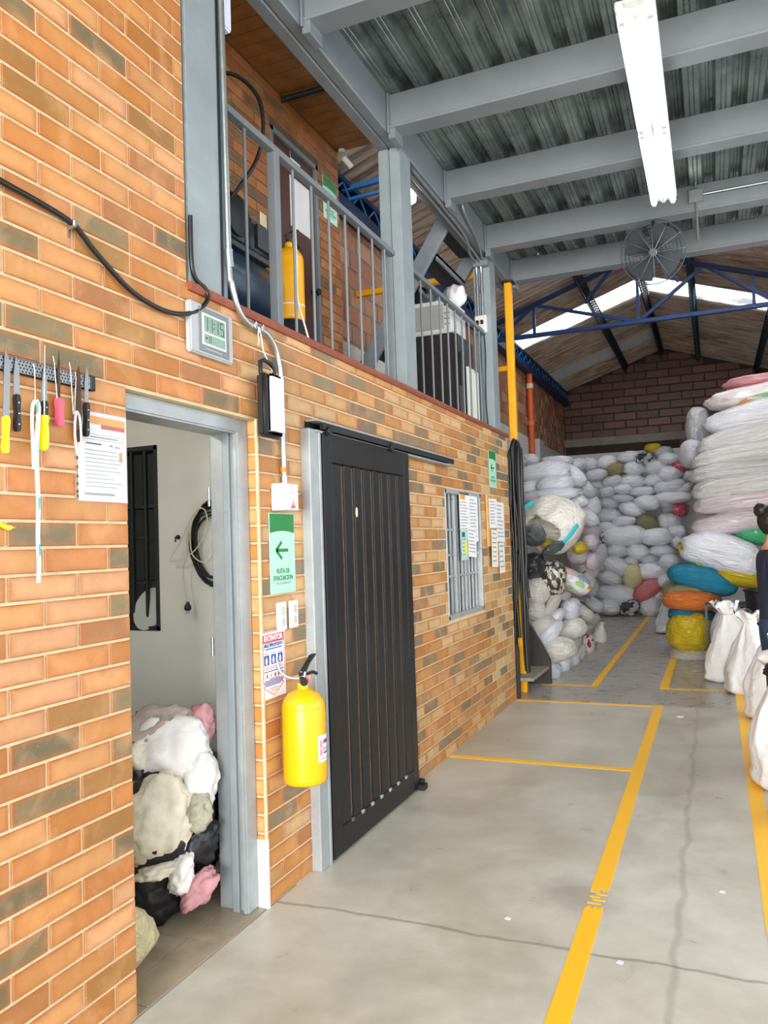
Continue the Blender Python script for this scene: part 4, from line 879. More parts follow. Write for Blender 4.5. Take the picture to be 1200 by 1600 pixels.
# ================================================================== FLOOR MARKINGS
def mark(x0, x1, y0, y1, label, z=.0015): return tag(MB().box(x0, x1, y0, y1, z-.0015, z).build('floor_line', 'lane_paint'), label, 'floor line', 'yellow lane markings')
mk = MB(); yy = 3.62
def jag(x0, x1, ya, yb, je, seed):
    r_ = random.Random(seed); n_ = 14; pts = [(x0, ya), (x1, ya)]
    e = [(x1-(x1-x0)*k/n_, yb+r_.uniform(-je, je)) for k in range(n_+1)]
    return pts+e
m = MB().prism(jag(1.308, 1.387, -2.0, 3.52, .02, 1), 'z', 0, .0015)
m.prism([(1.387-(1.387-1.308)*k/14, 3.70+random.Random(k).uniform(-.02, .02)) for k in range(15)][::-1]+[(1.387, 7.84), (1.308, 7.84)], 'z', 0, .0015)
for a, b, c, d in ((1.312, 1.37, 3.55, 3.565), (1.33, 1.385, 3.585, 3.60), (1.315, 1.36, 3.615, 3.632), (1.34, 1.387, 3.645, 3.66), (1.31, 1.35, 3.67, 3.685)): m.box(a, b, c, d, 0, .0012)
tag(m.build('floor_line', 'lane_paint'), 'long yellow lane line down the middle of the near floor', 'floor line', 'yellow lane markings')
mark(.0, 1.308, 5.61, 5.68, 'yellow cross line running from the brick wall to the middle lane line'); mark(.0, 1.308, 7.765, 7.835, 'yellow cross line at the end of the brick wall')
mark(2.02, 2.105, -2.0, 8.74, 'long yellow lane line beside the standing white sacks'); mark(1.30, 2.02, 8.68, 8.74, 'short yellow cross line in front of the tied sacks'); mark(1.30, 1.385, 8.74, 10.9, 'short yellow line leading to the coloured sacks')
mark(.06, .60, 8.68, 8.74, 'short yellow cross line in front of the left sack pile'); mark(.595, .67, 8.68, 16.45, 'far yellow lane line running to the white sack wall')
rnd = random.Random(12)
for k, (x, y, lab) in enumerate(((1.02, 3.30, 'tiny white paper scrap left of the lane line'), (1.50, 3.1, 'tiny white paper scrap right of the lane line'), (1.86, 3.85, 'tiny white paper scrap near the right lane line'), (1.62, 9.9, 'small white scrap beside the coloured sacks'), (1.55, 7.4, 'small white scrap past the joint in the floor'))):
    s_ = .012 if k < 3 else .03
    m = MB(); m.prism([(x-s_, y-s_*.6), (x+s_*.8, y-s_), (x+s_, y+s_*.5), (x-s_*.4, y+s_)], 'z', .0, .003); tag(m.build('paper_scrap', 'paper'), lab, 'litter')

# ================================================================== MEZZANINE
def railing(ys, y0, y1, posts, label):
    o = thing('railing', label, 'railing', (-.08, y0, ZM), 'mezzanine railings')
    MB().box(-.105, -.055, y0, y1, 3.606, 3.640).build('top_rail', 'grey_paint', o, bevel=.004)
    for y in ys: MB().lathe([(.0085, 0), (.0085, 3.61-ZM)], (-.08, y, ZM), n=8).build('baluster', 'grey_paint', o, smooth=60)
    for y in posts: MB().box(-.105, -.055, y-.026, y+.026, ZM, 3.607).build('post', 'grey_paint', o, bevel=.004)
railing((2.95, 3.135, 3.60, 3.81, 4.02, 4.24, 4.44, 4.65, 4.86), 2.852, 5.10, (3.40,), 'grey steel railing in front of the compressor and yellow upstairs extinguisher')
railing((5.36, 5.57, 5.80, 6.02, 6.22, 6.43, 6.63, 6.85, 7.04, 7.19), 5.22, 7.46, (), 'grey steel railing in front of the microwave and small fridge')
cp = thing('air_compressor', 'dark blue air compressor behind the railing by the tall column', 'compressor', (-.45, 3.62, ZM))
MB().lathe([(.02, -.36), (.09, -.35), (.15, -.31), (.17, -.25), (.17, .25), (.15, .31), (.09, .35), (.02, .36)], (-.45, 3.55, 3.03), 'y', 28).build('tank', 'compressor', cp, smooth=50)
MB().box(-.56, -.34, 3.30, 3.80, 3.19, 3.22).build('mount_plate', 'compressor_grey', cp, bevel=.004)
MB().box(-.55, -.34, 3.62, 3.86, 3.22, 3.43).build('motor', 'compressor_grey', cp, bevel=.04, seg=3, smooth=40)
pm = MB().box(-.54, -.35, 3.34, 3.56, 3.22, 3.50).build('pump', 'compressor_grey', cp, bevel=.02, seg=2, smooth=40)
for k in range(6): MB().box(-.56, -.33, 3.36, 3.54, 3.28+.035*k, 3.285+.035*k).build('cooling_fin', 'compressor', pm)
MB().lathe([(.10, 0), (.11, .01), (.11, .03), (.09, .04)], (-.36, 3.46, 3.36), 'x', 24).build('flywheel', 'dark_metal', cp, smooth=40)
for y in (3.32, 3.80): MB().lathe([(.05, 0), (.05, .035)], (-.35, y, ZM+.06), 'x', 18).build('wheel', 'black_rubber', cp, smooth=40)
for y in (3.32, 3.80): MB().box(-.54, -.38, y-.02, y+.02, ZM, 2.90).build('foot', 'dark_metal', cp)
tag(MB().tube(spl([(-.60, 3.35, 4.05), (-.35, 3.40, 4.10), (-.2, 3.44, 3.98), (-.16, 3.45, 3.80), (-.2, 3.44, 3.62), (-.30, 3.40, 3.46), (-.38, 3.40, 3.40)], 6), .011, 8).build('air_hose', 'black_rubber', smooth=80), 'black air hose curving down to the compressor', 'hose')
ue = extinguisher((-.30, 3.93, 2.90), .085, .40, 'yellow fire extinguisher standing upstairs behind the railing')
MB().lathe([(.086, 0), (.088, .02), (.088, .215), (.084, .22)], (-.30, 3.93, ZM), n=28).build('base_ring', 'dark_metal', ue, smooth=50); wrap(ue, (-.30, 3.93), .0865, -2.6, 1.8, 2.985, 2.993, 'paper', 'band', 20)
tag(MB().tube(spl([(-.14, 3.70, 3.72), (-.13, 3.695, 3.5), (-.12, 3.69, 3.2), (-.12, 3.69, 2.95), (-.11, 3.74, 2.82), (-.10, 3.80, 2.69)], 5), .006, 6).build('white_wire', 'paper', smooth=80), 'white wire running down beside the upstairs extinguisher', 'cable')
def flat_door(n, y0, y1, z1, label, knob=True):
    o = sempty('door_%d' % n, (UX, (y0+y1)/2, ZM), label)
    MB().box(UX-.06, UX-.02, y0+.04, y1-.04, ZM, z1-.04).build('leaf', 'door_brown', o, bevel=.003)
    for a, b, c, d in ((y0, y0+.04, ZM, z1), (y1-.04, y1, ZM, z1), (y0, y1, z1-.04, z1)): MB().box(UX-.09, UX+.006, a, b, c, d).build('door_frame', 'grey_paint', o, bevel=.003)
    if knob: MB().lathe([(.026, 0), (.026, .006), (.010, .012), (.010, .035), (.026, .045), (.028, .062), (.018, .072)], (UX-.02, y1-.10, 3.63), 'x', 18).build('knob', 'dark_metal', o, smooth=50)
    return o
flat_door(2, 4.86, 5.60, 4.70, 'dark brown upstairs door with grey frame'); flat_door(3, 3.2, 4.22, 4.72, 'dark upstairs door behind the compressor', False)
tag(MB().box(UX-.02, UX-.016, 5.17, 5.48, 4.06, 4.455).build('blank_poster', 'paper'), 'blank white sheet taped to the brown upstairs door', 'paper')
ws = thing('room_sign', 'small black and white pictogram sign on the brown upstairs door', 'sign', (UX-.018, 5.27, 4.485)); MB().box(UX-.02, UX-.017, 5.19, 5.345, 4.485, 4.65).build('plate', 'paper', ws); MB().box(UX-.0172, UX-.0165, 5.19, 5.345, 4.60, 4.65).build('header', 'ink_dark', ws)
MB().lathe([(.014, 0), (.014, .0007)], (UX-.017, 5.267, 4.57), 'x', 12).build('figure_head', 'ink_dark', ws); MB().prism([(5.25, 4.50), (5.284, 4.50), (5.275, 4.552), (5.259, 4.552)], 'x', UX-.017, UX-.0163).build('figure_body', 'ink_dark', ws)
sw = thing('light_switch', 'ivory switch plate upstairs beside the brown door', 'switch', (UX, 4.73, 3.87)); MB().box(UX, UX+.008, 4.685, 4.77, 3.86, 3.975).build('plate', 'ivory', sw, bevel=.003); MB().box(UX+.008, UX+.012, 4.715, 4.74, 3.90, 3.94).build('rocker', 'ivory', sw)
tl = thing('wall_light', 'white slim lamp fixed to the back of the tall column', 'lamp', (-.03, 2.9, 3.925)); MB().box(-.06, .0, 2.852, 2.93, 3.925, 4.36).build('diffuser', 'diffuser', tl, bevel=.008, seg=2); MB().box(-.06, -.01, 2.93, 2.94, 3.93, 4.36).build('tray', 'dark_metal', tl)
cmr = thing('ceiling_camera', 'small camera under the far edge of the board ceiling', 'camera', (UX+.05, 6.0, 4.9)); MB().lathe([(.03, 0), (.03, .03)], (UX+.06, 5.96, 4.965), n=14).build('base', 'grey_box', cmr); MB().tube([(UX+.06, 5.98, 4.94), (UX+.10, 6.06, 4.88)], .026, 12).build('body', 'white_plastic', cmr, smooth=50)
# stair to the roof deck
ss = thing('steel_stair', 'grey steel stair climbing from the mezzanine to the deck', 'stair', (-.8, 7.0, ZM))
for yy in (6.6, 7.5): MB().bar((-1.36, yy, ZM+.05), (-.14, yy, 4.56), .14, .05, up=(0, 1, 0)).build('stringer', 'steel_stair', ss, bevel=.004)
for k in range(7):
    f_ = (k+.6)/7; x = -1.36+1.22*f_; z = ZM+.05+1.83*f_
    MB().box(x-.12, x+.10, 6.63, 7.47, z-.012, z+.012).build('tread', 'tread_dark', ss)
    MB().box(x+.085, x+.10, 6.63, 7.47, z-.05, z+.012).build('nosing', 'steel_stair', ss)
tag(MB().bar((XL+.02, 7.60, 4.30), (-.17, 7.60, 4.30), .06, .06).build('yellow_bar', 'yellow_rail', bevel=.005), 'yellow square bar crossing behind the stair', 'bar')
fg = thing('small_fridge', 'small dark fridge behind the far railing', 'fridge', (-.4, 6.85, ZM))
MB().box(-.66, -.17, 6.62, 7.12, ZM+.02, 3.47).build('body', 'fridge_dark', fg, bevel=.01, seg=2); MB().box(-.168, -.125, 6.62, 7.12, ZM+.04, 3.47).build('door', 'fridge_dark', fg, bevel=.012, seg=2); MB().box(-.124, -.11, 6.66, 6.68, 3.0, 3.3).build('handle', 'dark_metal', fg)
mw = thing('microwave', 'white microwave oven standing on the small fridge', 'microwave', (-.4, 6.85, 3.47))
MB().box(-.66, -.16, 6.60, 7.02, 3.472, 3.77).build('case', 'microwave', mw, bevel=.008, seg=2); MB().box(-.63, -.24, 6.592, 6.602, 3.51, 3.73).build('window', 'microwave_glass', mw, bevel=.004); pn = MB().box(-.235, -.165, 6.590, 6.602, 3.49, 3.76).build('control_panel', 'white_plastic', mw, bevel=.003)
MB().box(-.225, -.18, 6.588, 6.592, 3.71, 3.745).build('display', 'glass_dark', pn)
for k in range(3):
    for j in range(3): MB().box(-.225+.017*j, -.214+.017*j, 6.588, 6.592, 3.54+.05*k, 3.55+.05*k).build('button', 'ink_dark', pn)
hp = thing('ribbed_heater', 'white ribbed panel leaning behind the far railing', 'heater', (-.13, 6.98, ZM)); MB().box(-.118, -.092, 6.83, 7.16, ZM+.002, 3.20).build('frame', 'fridge_panel', hp, bevel=.004)
for k in range(4): MB().box(-.092, -.084, 6.85+.075*k, 6.905+.075*k, ZM+.03, 3.17).build('rib', 'fridge_panel', hp, bevel=.003)
gb = thing('glass_jar', 'clear round jar on top of the microwave', 'jar', (-.42, 6.75, 3.772)); MB().lathe([(.03, 0), (.06, .02), (.068, .06), (.055, .10), (.03, .12), (.034, .13)], (-.42, 6.75, 3.772), n=20).build('body', 'clear_film', gb, smooth=60); MB().lathe([(.035, 0), (.035, .018)], (-.42, 6.75, 3.902), n=16).build('lid', 'black_plastic', gb)
tag(MB().lathe([(.05, 0), (.062, .02), (.06, .06), (.03, .085)], (-.30, 6.76, 3.772), n=16).build('turquoise_bowl', 'cyan_cloth', smooth=60), 'turquoise plastic bowl upturned on the microwave', 'bowl')
def crumple(n): return Vector((n.x*.075, n.y*.07, n.z*.09+.09))*(1+.35*ridge(n, 2.6, 4))
tag(bm_obj(blob(3, crumple), 'white_plastic_bag', 'paper', None, (-.2, 6.9, 3.772)), 'crumpled white plastic bag on the corner of the microwave', 'bag')
tag(MB().box(-.66, -.56, 6.63, 6.74, 3.772, 3.86).build('orange_carton', 'orange_pipe', bevel=.004), 'small orange carton at the back of the microwave', 'carton')
# outlet box and conduits on the end column
ob = thing('outlet_box', 'white power outlet box on the end column with two plugs', 'outlet', (-.09, 7.33, 3.60)); MB().box(-.15, -.035, 7.30, 7.358, 3.62, 3.79).build('box', 'white_plastic', ob, bevel=.006)
for x in (-.12, -.075): MB().box(x-.014, x+.014, 7.28, 7.302, 3.70, 3.74).build('plug', 'black_plastic', ob, bevel=.004)
ct = thing('column_conduit', 'pair of grey conduits running down the end column', 'pipe', (-.1, 7.34, 3.79))
for k, x in enumerate((-.12, -.075)):
    MB().tube(spl([(-.02-.04*k, 5.3, 4.345), (-.03-.04*k, 6.6, 4.345), (x, 7.1, 4.345), (x, 7.28, 4.32), (x, 7.33, 4.25), (x, 7.338, 4.1), (x, 7.338, 3.79)], 5), .014, 10).build('tube', 'galv_pipe', ct, smooth=80); MB().lathe([(.019, 0), (.019, .06)], (x, 7.338, 4.02), n=10).build('coupling', 'galv_pipe', ct, smooth=50)
    MB().tube(spl([(x, 7.345, 3.63), (x+.01, 7.345, 3.4), (x-.006, 7.345, 3.0), (x+.012, 7.345, ZM+.01)], 5), .005, 6).build('flex', 'black_rubber', ct, smooth=80)
MB().box(-.15, -.0, 7.29, 7.355, 4.27, 4.33).build('junction', 'grey_paint', ct, bevel=.006)
tag(MB().tube(spl([(.03, 6.35, 4.64), (.03, 6.40, 4.55), (.03, 6.45, 4.46), (.02, 6.9, 4.36), (-.04, 7.25, 4.33)], 5), .012, 8).build('deck_conduit', 'galv_pipe', smooth=80), 'short grey conduit dropping from the deck to the end column', 'pipe')
gl = thing('girder_lamp', 'small bright lamp under the girder behind the middle column', 'lamp', (-.22, 5.82, 4.33)); emis('girder_glow', 'ffffff', 6.0)
MB().lathe([(.012, 0), (.04, .02), (.045, .06), (.035, .11), (.02, .13)], (-.225, 5.82, 4.33), n=16).build('globe', 'girder_glow', gl, smooth=60); MB().lathe([(.026, 0), (.026, .05)], (-.225, 5.82, 4.46), n=14).build('socket', 'grey_paint', gl, smooth=50); MB().tube([(-.225, 5.82, 4.50), (-.19, 5.82, 4.51), (-.16, 5.82, 4.51)], .014, 8).build('arm', 'galv_pipe', gl, smooth=60)
# yellow post, hoses, steps at the end of the brick wall
yp = thing('yellow_post', 'tall yellow post carrying the end of the deck girder', 'post', (-.02, 8.2, 0)); MB().box(-.055, .02, 8.16, 8.235, 0, 4.36).build('post', 'yellow_rail', yp, bevel=.006); MB().box(-.08, .05, 8.13, 8.265, 4.355, 4.372).build('cap_plate', 'dark_metal', yp); MB().bar((-.50, 8.2, 3.44), (-.05, 8.2, 3.44), .05, .05).build('side_bar', 'yellow_rail', yp)
hb = thing('hose_bundle', 'bundle of black hoses hanging at the end of the brick wall', 'hose', (.05, 7.98, .3)); rnd = random.Random(8)
for k in range(26):
    x0 = -.04+.15*k/25; y0 = 7.90+rnd.uniform(0, .12); zb = rnd.choice((.25, .6, .9, 1.2, 1.5, 1.0)); zt = 2.50+.14*sin(pi*k/25); dx = rnd.uniform(-.03, .05)
    MB().tube(spl([(x0*.5+.03, y0+.08, zt-.12), (x0*.7+.02, y0+.03, zt), (x0, y0, zt-.15), (x0+dx*.4, y0+rnd.uniform(-.02, .02), 2.0), (x0+dx, y0, 1.5+rnd.uniform(-.1, .1)), (x0+dx*.6, y0, zb+.3), (x0+dx*.4+rnd.uniform(-.03, .03), y0, zb)], 5), rnd.choice((.010, .014, .017)), 7).build('hose', 'black_rubber', hb, smooth=80)
stp = thing('wooden_steps', 'dark wooden steps beside the end of the brick wall', 'steps', (.05, 8.3, 0))
for yy in (7.86, 8.72): MB().prism([(.17, 0), (.17, .26), (.10, .40), (-.02, .62), (-.28, .95), (-.42, .95), (-.42, .5), (-.16, 0)] if yy > 8 else [(.02, 0), (.02, .50), (-.08, .66), (-.30, .95), (-.42, .95), (-.42, .5), (-.10, 0)], 'y', yy, yy+.05).build('stringer', 'wood_dark', stp, bevel=.004)
for x, z in ((.14, .20), (-.06, .42), (-.22, .64)): MB().box(x-.20, x+.01, 7.91, 8.72, z-.035, z).build('tread', 'wood_step', stp, bevel=.004)
op = thing('orange_drainpipe', 'orange drainpipe on the whitewashed side wall', 'pipe', (XL+.08, 16.0, 3.2)); MB().lathe([(.06, 0), (.06, 1.85)], (XL+.08, 16.0, 3.2), n=14).build('pipe', 'orange_pipe', op, smooth=50); MB().lathe([(.075, 0), (.075, .1)], (XL+.08, 16.0, 3.95), n=14).build('socket', 'orange_tape', op, smooth=50); MB().lathe([(.075, 0), (.075, .1)], (XL+.08, 16.0, 4.72), n=14).build('socket', 'ivory', op, smooth=50)
tag(MB().box(XL, XL+.12, 16.6, 17.1, 3.3, 3.75).build('wall_cabinet', 'grey_box', bevel=.01), 'grey metal cabinet on the side wall behind the drainpipe', 'cabinet')

# ================================================================== CEILING FITTINGS
lf = thing('fluorescent_lamp', 'long twin-tube fluorescent lamp glowing under the deck', 'lamp', (1.66, 5.15, 4.15))
MB().box(1.565, 1.755, 3.95, 6.36, 4.20, 4.25).build('housing', 'white_plastic', lf, bevel=.006); MB().prism([(1.635, 4.202), (1.685, 4.202), (1.67, 4.165), (1.65, 4.165)], 'y', 3.97, 6.34).build('reflector', 'white_plastic', lf)
MB().box(1.61, 1.71, 3.90, 3.95, 4.20, 4.27).build('end_cap', 'white_plastic', lf, bevel=.004); MB().box(1.61, 1.71, 6.36, 6.39, 4.20, 4.26).build('end_cap', 'white_plastic', lf, bevel=.004)
for x in (1.592, 1.728):
    for a, b in ((3.97, 5.13), (5.18, 6.34)):
        tb_ = MB().tube([(x, a+.03, 4.165), (x, b-.03, 4.165)], .021, 14).build('tube', 'tube_glow', lf, smooth=60)
        for e in (a, b-.03): MB().box(x-.014, x+.014, e, e+.03, 4.145, 4.205).build('lamp_holder', 'white_plastic', tb_)
for y in (4.3, 6.0): MB().tube([(1.66, y, 4.25), (1.66, y, ZD)], .004, 6).build('hanger', 'galv_pipe', lf)
fn = thing('wall_fan', 'round industrial fan hung from the cross beam near the deck edge', 'fan', (1.53, 7.05, 4.02)); FC = Vector((1.53, 7.0, 4.02)); FD = Vector((.05, -.93, -.32)).normalized(); FU = Vector((0, -.32, .93)); FR = FD.cross(FU).normalized(); FU = FR.cross(FD).normalized()
def ring(r, d, n=48): return [FC+FD*d+FR*(r*cos(2*pi*k/n))+FU*(r*sin(2*pi*k/n)) for k in range(n)]
for r in [.03+.0135*k for k in range(17)]: MB().tube(ring(r, .085*math.sqrt(max(0, 1-(r/.275)**2))+.01), .0016, 4, closed=True).build('guard_ring', 'compressor_grey', fn)
for r in (.08, .11, .14, .17, .2, .23): MB().tube(ring(r, -.085*math.sqrt(max(0, 1-(r/.275)**2))), .0022, 4, closed=True).build('rear_guard_ring', 'dark_metal', fn)
MB().tube(ring(.262, 0), .005, 6, closed=True).build('guard_rim', 'compressor_grey', fn, smooth=80)
for k in range(12):
    a = 2*pi*k/12; dr = FR*cos(a)+FU*sin(a)
    MB().tube([FC+dr*(.26*j/6)+FD*(.085*math.sqrt(max(0, 1-(j/6.2)**2))+.011) for j in range(7)], .0016, 4).build('guard_spoke', 'galv_pipe', fn)
for k in range(4):
    a0 = 2*pi*k/4+.4; m = MB(); P_ = []
    for i_ in range(8):
        r = .04+.195*i_/7; wd = 1.25-.35*abs(i_/7-.55)
        for j in range(5): a = a0+wd*(j/4-.5)+.25*i_/7; P_.append(FC+(FR*cos(a)+FU*sin(a))*r+FD*(.035*(j/4-.5)))
    i0 = m.pts(P_)
    for i_ in range(7):
        for j in range(4): q = i0+i_*5+j; m.face([q, q+1, q+6, q+5])
    m.build('blade', 'fan_blade', fn, smooth=180)
def disc(r, d0, d1, name, mat):
    m = MB(); n = 24; i = m.pts([FC+FD*d+FR*(r*cos(2*pi*k/n))+FU*(r*sin(2*pi*k/n)) for d in (d0, d1) for k in range(n)])
    m.face([i+k for k in range(n)]); m.face([i+n+k for k in range(n)][::-1])
    for k in range(n): m.face([i+k, i+(k+1) % n, i+n+(k+1) % n, i+n+k])
    return m.build(name, mat, fn, smooth=40)
disc(.032, .092, .102, 'badge', 'black_plastic'); m = MB(); m.tube(ring(.028, .103), .002, 5, closed=True); m.build('badge_ring', 'chrome', fn); disc(.075, -.16, -.03, 'motor', 'dark_metal'); disc(.035, -.02, .04, 'hub', 'dark_metal')
MB().tube([FC-FD*.12, FC-FD*.15+Vector((0, .03, .12)), Vector((1.53, 7.30, 4.41))], .016, 10).build('bracket', 'dark_metal', fn, smooth=60)
jb = thing('junction_box', 'galvanised junction box with conduits above the fan', 'box', (1.90, 7.2, 4.46)); MB().box(1.83, 1.95, 7.20, 7.235, 4.47, 4.58).build('box', 'galv_pipe', jb, bevel=.004); MB().tube([(1.89, 7.215, 4.47), (1.89, 7.21, 4.30), (1.89, 7.20, 4.13)], .011, 8).build('drop_tube', 'galv_pipe', jb, smooth=60); MB().tube([(1.95, 7.215, 4.53), (3.4, 7.215, 4.53)], .010, 8).build('side_tube', 'galv_pipe', jb, smooth=60); MB().tube([(1.89, 7.215, 4.58), (1.89, 7.215, 4.64)], .011, 8).build('riser', 'galv_pipe', jb)

# ================================================================== SACKS
SK = {}
def ico(sub, fn, name):
    bm = blob(sub, fn); me = bpy.data.meshes.new(name); bmesh.ops.recalc_face_normals(bm, faces=bm.faces); bm.to_mesh(me); bm.free()
    me.polygons.foreach_set('use_smooth', [True]*len(me.polygons)); return me
def sack_fn(kind, sd):
    r_ = random.Random(sd); sx = r_.uniform(-.12, .12); lump = r_.uniform(.05, .10)
    def f(n):
        if kind == 'p':
            q = 1/((abs(n.x)**2.8+abs(n.y)**2.2+abs(n.z)**2.4)**(1/2.45)); p = n*q
            e = abs(p.x); p.z *= 1-.62*e**3.2; p.z += sx*p.x*.4-.10*e*e; p.y *= 1-.15*e**3
        elif kind == 'b':
            q = 1/((abs(n.x)**3.4+abs(n.y)**2.2+abs(n.z)**2.5)**(1/2.6)); p = n*q
            e = abs(p.x); p.z *= 1-.30*e**4; p.z += sx*p.x*.3
        elif kind == 'd':
            q = 1/((abs(n.x)**3+abs(n.y)**2.6+abs(n.z)**2.8)**(1/2.8)); p = n*q
            e = p.x; p.z += -.16*e*e+sx*e*.5+.10*sin(3*e+sd); p.z *= 1-.12*abs(e)**3
        else:
            q = 1/((abs(n.x)**2.4+abs(n.y)**2.4+abs(n.z)**2.4)**(1/2.4)); p = n*q
            if n.y < -.6: p.y += -.10*((-n.y-.6)/.4)*(1+.8*sin(7*math.atan2(n.z, n.x)))
        ang = math.atan2(n.z, n.y)
        d = lump*fbm(n, 1.7, sd)+.035*ridge(n, 3.6, sd+3)+.020*ridge(n, 8, sd+5)
        if kind in 'pb': d += .05*abs(p.x)**2.5*sin(9*ang+3*noise.noise(n*2))
        return p*.5+n*d*.5
    return f
for kd, cnt in (('p', 8), ('b', 8), ('r', 5), ('d', 6)):
    SK[kd] = [(kd, i) for i in range(cnt)]
_mc = {}
def sack_mesh(kd, i, mat):
    k = (kd, i)
    if k not in _mc: _mc[k] = {}
    if 'base' not in _mc[k]: _mc[k]['base'] = ico(4, sack_fn(kd, i*3+{'p': 1, 'b': 40, 'r': 80, 'd': 120}[kd]), 'sack')
    if mat not in _mc[k]:
        me = _mc[k]['base'].copy(); me.materials.append(MATS[mat]); _mc[k][mat] = me
    return _mc[k][mat]
def standing_mesh(sd, mat, neck=.86, lean=-.25):
    m = MB(); R_, C_ = 36, 48; r_ = random.Random(sd); ph = r_.uniform(0, 6)
    for i in range(R_+1):
        t_ = i/R_
        if t_ < .06: w_ = .84+.16*(t_/.06)**.5
        elif t_ < .30: w_ = 1.0
        elif t_ < neck: u = (t_-.30)/(neck-.30); w_ = 1.0-.80*u**1.15
        else: u = (t_-neck)/(1-neck); w_ = .20+.26*u
        fold = max(0, (t_-.12))*1.15 if t_ < neck else .9
        for j in range(C_):
            a = 2*pi*j/C_; ex = 2/(3.6 if t_ < .25 else 2.4); ca, sa = cos(a), sin(a)
            x = math.copysign(abs(ca)**ex, ca)*w_*.5; y = math.copysign(abs(sa)**ex, sa)*w_*.44
            cr = 1+.17*fold*(.6*sin(7*a+ph+1.5*sin(2*a))+.4*sin(13*a+2*ph+4*t_))
            p = Vector((x*cr+lean*.5*max(0, t_-.3)**1.5, y*cr, t_+(.04*sin(5*a+ph) if t_ > .97 else 0)))
            if t_ < .10: e = max(0, abs(ca)-.5)*(1-t_/.10); p.x *= 1+.34*e; p.z += .02*e
            nn = Vector((ca, sa, t_*1.6)); p += Vector((ca, sa, 0))*(.07*fbm(nn, .9, sd)+.018*ridge(nn, 2.4, sd))*(1 if t_ < .7 else .4)
            m.v.append(p)
    for i in range(R_):
        for j in range(C_): m.face([i*C_+j, i*C_+(j+1) % C_, (i+1)*C_+(j+1) % C_, (i+1)*C_+j])
    m.face([j for j in range(C_)][::-1]); m.face([R_*C_+j for j in range(C_)])
    return m.mesh('standing_sack', mat, smooth=180)
CM = {'w': ('sack_cloth', 'eff2fb', 'white'), 'c': ('sack_cloth', 'e4e0d8', 'cream-white'), 'gw': ('sack_cloth', 'e3e1e1', 'soiled white'), 'g': ('sack_film', 'cfd3d9', 'greyish translucent'), 'y': ('sack_film', 'e0c414', 'yellow'), 'ye': ('sack_film', 'e2c410', 'bright yellow'), 'pk': ('rags_pink', 'ffffff', 'pink patterned'), 'rd': ('sack_cloth', '8a2f35', 'dark red'), 'kh': ('sack_cloth', 'a59c6e', 'khaki'), 'ol': ('sack_cloth', '7f815e', 'olive green'), 'py': ('sack_film', 'e3d6a4', 'pale yellow'), 'sk': ('sack_cloth', 'd98283', 'salmon pink'), 'wb': ('rags_bw', 'ffffff', 'black and white scrap-filled'), 'bw': ('rags_bw', 'ffffff', 'black and white patterned'), 'te': ('sack_cloth', '1f8db0', 'teal blue'), 'or': ('sack_cloth', 'e67e36', 'orange'), 'gn': ('sack_film', '4fbf85', 'green'), 'pt': ('sack_film', 'eaa7ae', 'pink translucent'), 'mc': ('rags_multi', 'ffffff', 'multicoloured'), 'bk': ('rags_striped', 'ffffff', 'black and khaki striped'), 'nv': ('rags_dark', 'ffffff', 'navy fabric'), 'gp': ('sack_film', '525d5a', 'dark grey plastic'), 'pl': ('sack_film', 'e2d5da', 'pale pink'), 'wr': ('print_red', 'ffffff', 'white red-marked')}
ORD = ['', 'first', 'second', 'third', 'fourth', 'fifth', 'sixth', 'seventh', 'eighth', 'ninth', 'tenth', 'eleventh', 'twelfth', 'thirteenth', 'fourteenth', 'fifteenth', 'sixteenth']
CNT = [0]
def put_sack(rec, depth, grow=1.10):
    x, y, z, w_, h_, col, kd, rot = rec; mat, hexc, word = CM[col]; CNT[0] += 1; r_ = random.Random(CNT[0]*17)
    if kd == 's':
        o = bpy.data.objects.new('sack', standing_mesh(CNT[0], mat)); sc = (w_*1.25, w_*1.25, h_*1.05); z0 = max(0.0, z-h_/2); o.location = (x, y, z0)
    else:
        lst = SK[kd]; o = bpy.data.objects.new('sack', sack_mesh(*lst[r_.randrange(len(lst))], mat))
        if abs(rot) > 24: L_ = math.hypot(w_, h_)*.98; T_ = min(w_, h_)*.80
        else: L_ = w_; T_ = h_*(1-.006*abs(rot))*(.86 if kd == 'd' else 1)
        sc = (L_*grow, depth, T_*grow*1.03); o.location = (x, y, z)
        if r_.random() < .5: sc = (-sc[0], sc[1], sc[2])
    COL.objects.link(o); o.scale = sc; o.rotation_euler = (0, RAD(-rot), RAD(r_.uniform(-5, 5)))
    c = lin(hexc); k = r_.uniform(.86, 1.03); o.color = tuple(min(1, q*k) for q in c[:3])+(1,)
    return o, word
def pile(recs, depth, place, group, rowh, grow=1.10):
    items = []
    for rec in recs: o, word = put_sack(rec, depth, grow); items.append((rec, o, word))
    zmin = min(r[2] for r, _, _ in items); seen = {}
    rows = {}
    for it in items: rows.setdefault(int((it[0][2]-zmin)/rowh+.35), []).append(it)
    used = 0
    for ri, (k, its) in enumerate(sorted(rows.items())):
        its.sort(key=lambda t_: t_[0][0])
        for ci, (rec, o, word) in enumerate(its):
            tag(o, '%s sack, %s, %s row up, %s from left' % (word, place, ORD[ri+1], ORD[ci+1]), 'sack', group)

